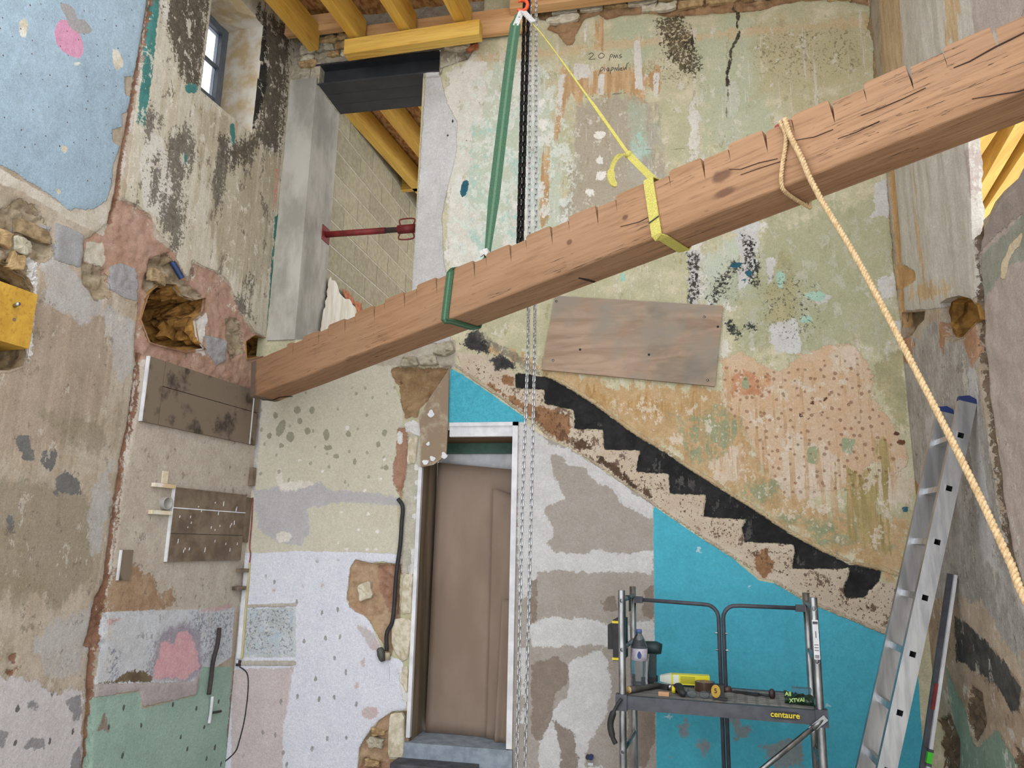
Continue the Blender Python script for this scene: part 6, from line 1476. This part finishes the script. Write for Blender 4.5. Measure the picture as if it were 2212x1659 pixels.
# pipe stub with battens
pp = PL.at(354, 1087)
ps = thing('pipe_stub', 'grey plastic pipe stub opening in the left wall between battens', 'pipe', pp)
MB().pipe(pp + PL.n * .03, pp - PL.n * .25, .036, .031, 24, True).build('pipe_wall', simple('grey_pvc', C(176, 172, 164), C(150, 146, 138), 10, .5), ps, True)
for v in (1.775, 1.625):
    tag(MB().hexa([PL.w(u, vv, h) for h in (.002, .03) for u, vv in ((-.905, v), (-.745, v), (-.745, v + .022), (-.905, v + .022))]).build('batten', M['reveal']), 'short painted wooden batten %s the pipe stub' % ('just above' if v > 1.7 else 'just below'), 'batten')
tag(MB().hexa([PL.w(u, vv, h) for h in (.002, .008) for u, vv in ((-.835, 1.80), (-.79, 1.80), (-.79, 1.87), (-.835, 1.87))]).build('metal_bracket', M['reveal']), 'small cream metal plate above the upper batten', 'bracket')
for (u, v) in ((-.045, 1.30), (-.07, 1.19)):
    tag(MB().hexa([PL.w(u + du, v + dv_, h) for h in (.002, .05) for du, dv_ in ((-.04, -.012), (.04, -.012), (.04, .012), (-.04, .012))]).build('wood_peg', M['fibre2']), 'dark wooden peg sticking out %s' % ('under the fibreboard strip' if v > 1.25 else 'beside the top of the white trunking'), 'peg')
tag(MB().hexa([PL.w(u, vv, h) for h in (.002, .03) for u, vv in ((-.045, 1.85), (-.01, 1.85), (-.01, 1.97), (-.045, 1.97))]).build('wood_block', M['fibre']), 'brown wood block fixed in the corner above the red wires', 'block')
# yellow timber in the near socket
q0 = PL.at(40, 690, -.25)
yt = thing('timber_joist', 'yellow timber joist with a steel bolt in the near wall socket', 'joist', PL.at(20, 760, -.2))
U0, V0 = PL.uv(66, 640); U1, V1 = PL.uv(50, 752)
V1 = 2.33
M['timber'] = wood('yellow_timber', C(206, 164, 62), C(184, 138, 44), C(150, 104, 34), (.1, 1, 1))
MB().hexa([PL.w(u, v, h) for h in (-.25, .055) for u, v in ((U0 - .35, V1), (U0 - .01, V1), (U0 - .01, V0 + .0), (U0 - .35, V0))]).build('timber', M['timber'], yt)
c_ = PL.at(12, 663, .05)
MB().tube([c_, c_ + PL.n * .05 - PL.U * .02], .009, 10).build('bolt', M['galv'], yt, True)
c_ = PL.at(10, 692, .056); MB().tube([c_, c_ + PL.n * .0015], .008, 10).build('knot', M['fibre2'], yt)
# blue ribbed conduit
cd_ = thing('conduit', 'short end of blue ribbed conduit poking out above the joist socket', 'conduit', PL.at(385, 600, .0))
pts = []; rr = []
a = PL.at(372, 566, .0); b = PL.at(384, 602, .03)
for k in range(21): pts.append(a + (b - a) * k / 20); rr.append(.016 if k % 2 else .020)
MB().tube(pts, rr, 14).build('ribbed_tube', simple('blue_conduit', C(34, 62, 110), C(26, 48, 88), 10, .5), cd_, True)
# trunking and wires in the corner
tk_ = thing('cable_trunking', 'white plastic cable trunking running down the corner', 'trunking', PB.at(519, 1425, 0))
a = PB.at(536, 1215, .012); b = PB.at(519, 1422, .012)
MB().bar(a, b, .028, .018, (0, -1, 0)).build('trunking_body', M['white'], tk_)
M['cream_strip'] = simple('cream_strip', C(206, 196, 150), C(190, 176, 128), 10, .6)
MB().bar(a + np.array([.02, 0, 0]), b + np.array([.02, 0, 0]), .01, .012, (0, -1, 0)).build('side_strip', M['cream_strip'], tk_)
jb = thing('junction_stub', 'broken junction box stub under the white trunking', 'junction', PB.at(518, 1440, 0))
MB().box(PB.at(518, 1432, .012), .03, .02, .035).build('stub', M['prop_dark'], jb); MB().box(PB.at(517, 1428, .024), .012, .006, .02).build('white_plug', M['white'], jb)
def wire(name, label, pl, pxs, r, mat, h=.006):
    P_ = smooth_path([pl.at(x, y, h + (pxs[i][2] if len(pxs[i]) > 2 else 0)) for i, (x, y) in enumerate([(q[0], q[1]) for q in pxs])], 6)
    return tag(MB().tube(P_, r, 7).build(name, mat, None, True), label, 'cable')
wire('wires', 'thin red wires running down the corner above the trunking', PB, [(548, 1075), (545, 1130), (541, 1180), (543, 1200), (536, 1240)], .004, simple('red_wire', C(150, 60, 60), C(120, 46, 46), 10, .5), .01)
wire('cable', 'thin dark cable drooping from the junction stub', PB, [(519, 1440), (535, 1455), (537, 1490), (530, 1550), (518, 1600), (508, 1625), (480, 1650)], .004, M['black'])
wire('wall_pipe', 'rusty black pipe running down the left wall', PL, [(470, 1356), (466, 1390), (456, 1430), (452, 1465), (447, 1500)], .013, simple('rusty_pipe', C(66, 58, 56), C(48, 40, 38), 14, .7), .014)
wire('wall_pipe', 'pale grey pipe end below the rusty black pipe', PL, [(455, 1504), (452, 1535), (448, 1562)], .010, M['white'], .012)
wire('hook_nail', 'rusty iron hook in the green lower wall', PL, [(450, 1540), (462, 1538), (474, 1536)], .007, M['black'], .012)
cbp = [(862, 1078), (872, 1095), (870, 1130), (867, 1175), (861, 1220), (857, 1260), (854, 1310), (849, 1345), (838, 1368), (838, 1405)]
cb_ = thing('power_cable', 'thick black power cable hanging beside the door with a socket end', 'cable', PB.at(832, 1425, 0))
MB().tube(smooth_path([PB.at(x, y, .02) for x, y in cbp], 6), .013, 10).build('cable_sheath', M['black'], cb_, True)
a = PB.at(826, 1412, .02); MB().lathe(a, [(.012, -.045), (.022, -.03), (.026, 0), (.022, .03), (.012, .04)], 14, (-.35, 0, 1)).build('plug', simple('plug_grey', C(80, 80, 74), C(60, 60, 56), 10, .5), cb_, True)
MB().tube([PB.at(840, 1408, .02), PB.at(840, 1424, .02)], .017, 12).build('plug_collar', simple('plug_cream', C(180, 172, 146), C(160, 152, 126), 10, .5), cb_, True)
MB().tube([PB.at(841, 1440, .01), PB.at(841, 1466, .01)], .004, 8).build('white_lead', M['white'], cb_)
# hanging plasterboard strip beside the door head
ps_ = [(908, 905), (930, 862), (972, 800), (970, 912), (966, 985), (938, 1005), (912, 1010), (913, 960)]
M['strip'] = simple('stripped_board', C(146, 126, 104), C(176, 164, 142), 9, .85, bump=.003, detail=6, lo=.5, hi=.68)
hs = thing('board_remnant', 'jagged remnant of grey-brown board hanging beside the door head', 'board', PB.at(938, 1005))
MB().prism([PB.at(x, y, .012) for x, y in ps_], (0, -.014, 0)).build('remnant', M['strip'], hs)
for q, (x, y, r_) in enumerate(((922, 1000, .02), (937, 992, .018), (962, 985, .02), (934, 895, .022), (928, 960, .012))):
    pts = [PB.at(x, y, .027) + np.array([r_ * (1 + .3 * math.sin(3 * a_ + q)) * math.cos(a_), 0, r_ * (1 + .25 * math.cos(2 * a_ + q)) * math.sin(a_)]) for a_ in np.linspace(0, 2 * math.pi, 12)[:-1]]
    MB().prism(pts, (0, -.004, 0)).build('plaster_dab', M['white'], hs)
# small socket by the scaffold
sk = thing('wall_socket', 'tiny blue and white pipe socket in the grey partition near the scaffold', 'socket', PB.at(1274, 1640))
MB().tube([PB.at(1277, 1634, 0), PB.at(1277, 1634, .03)], .014, 12).build('blue_plug', M['blue_cap'], sk); MB().tube([PB.at(1270, 1634, 0), PB.at(1270, 1634, .026)], .012, 12).build('dark_plug', M['black'], sk)
MB().box(PB.at(1276, 1650, .004), .03, .008, .014).build('white_flange', M['white'], sk)
# pencil writing on the back wall
wr_ = thing('wall_writing', 'handwritten pencil note near the top of the back wall', 'writing', PB.at(1315, 150))
def zpt(x, y): return PB.at(1000 + x / 3.16, y / 3.16, .0015)
strokes = [[(858, 372), (880, 362), (890, 376), (862, 406), (905, 402)], [(945, 362), (965, 375), (955, 395), (932, 396), (925, 380), (945, 362)], [(998, 414), (1010, 372), (1024, 378), (1012, 392)], [(1028, 398), (1034, 376), (1042, 396), (1050, 374), (1058, 396)], [(1082, 370), (1068, 380), (1084, 390), (1066, 398)],
           [(926, 518), (944, 464), (960, 470), (940, 488)], [(970, 462), (966, 486)], [(990, 462), (980, 476), (992, 486), (996, 462), (998, 486)], [(1004, 506), (1016, 462), (1028, 468), (1012, 484)], [(1034, 484), (1040, 462), (1050, 482), (1054, 460)], [(1064, 440), (1062, 482), (1074, 462)], [(1074, 474), (1086, 462), (1076, 480), (1090, 478)], [(1094, 460), (1100, 480), (1108, 460), (1114, 476), (1118, 440), (1134, 430)]]
M['pencil'] = simple('pencil_line', C(90, 90, 80), C(76, 76, 68), 30, .8)
for st_ in strokes: MB().tube(smooth_path([zpt(*q) for q in st_], 4), .0022, 5).build('stroke', M['pencil'], wr_)
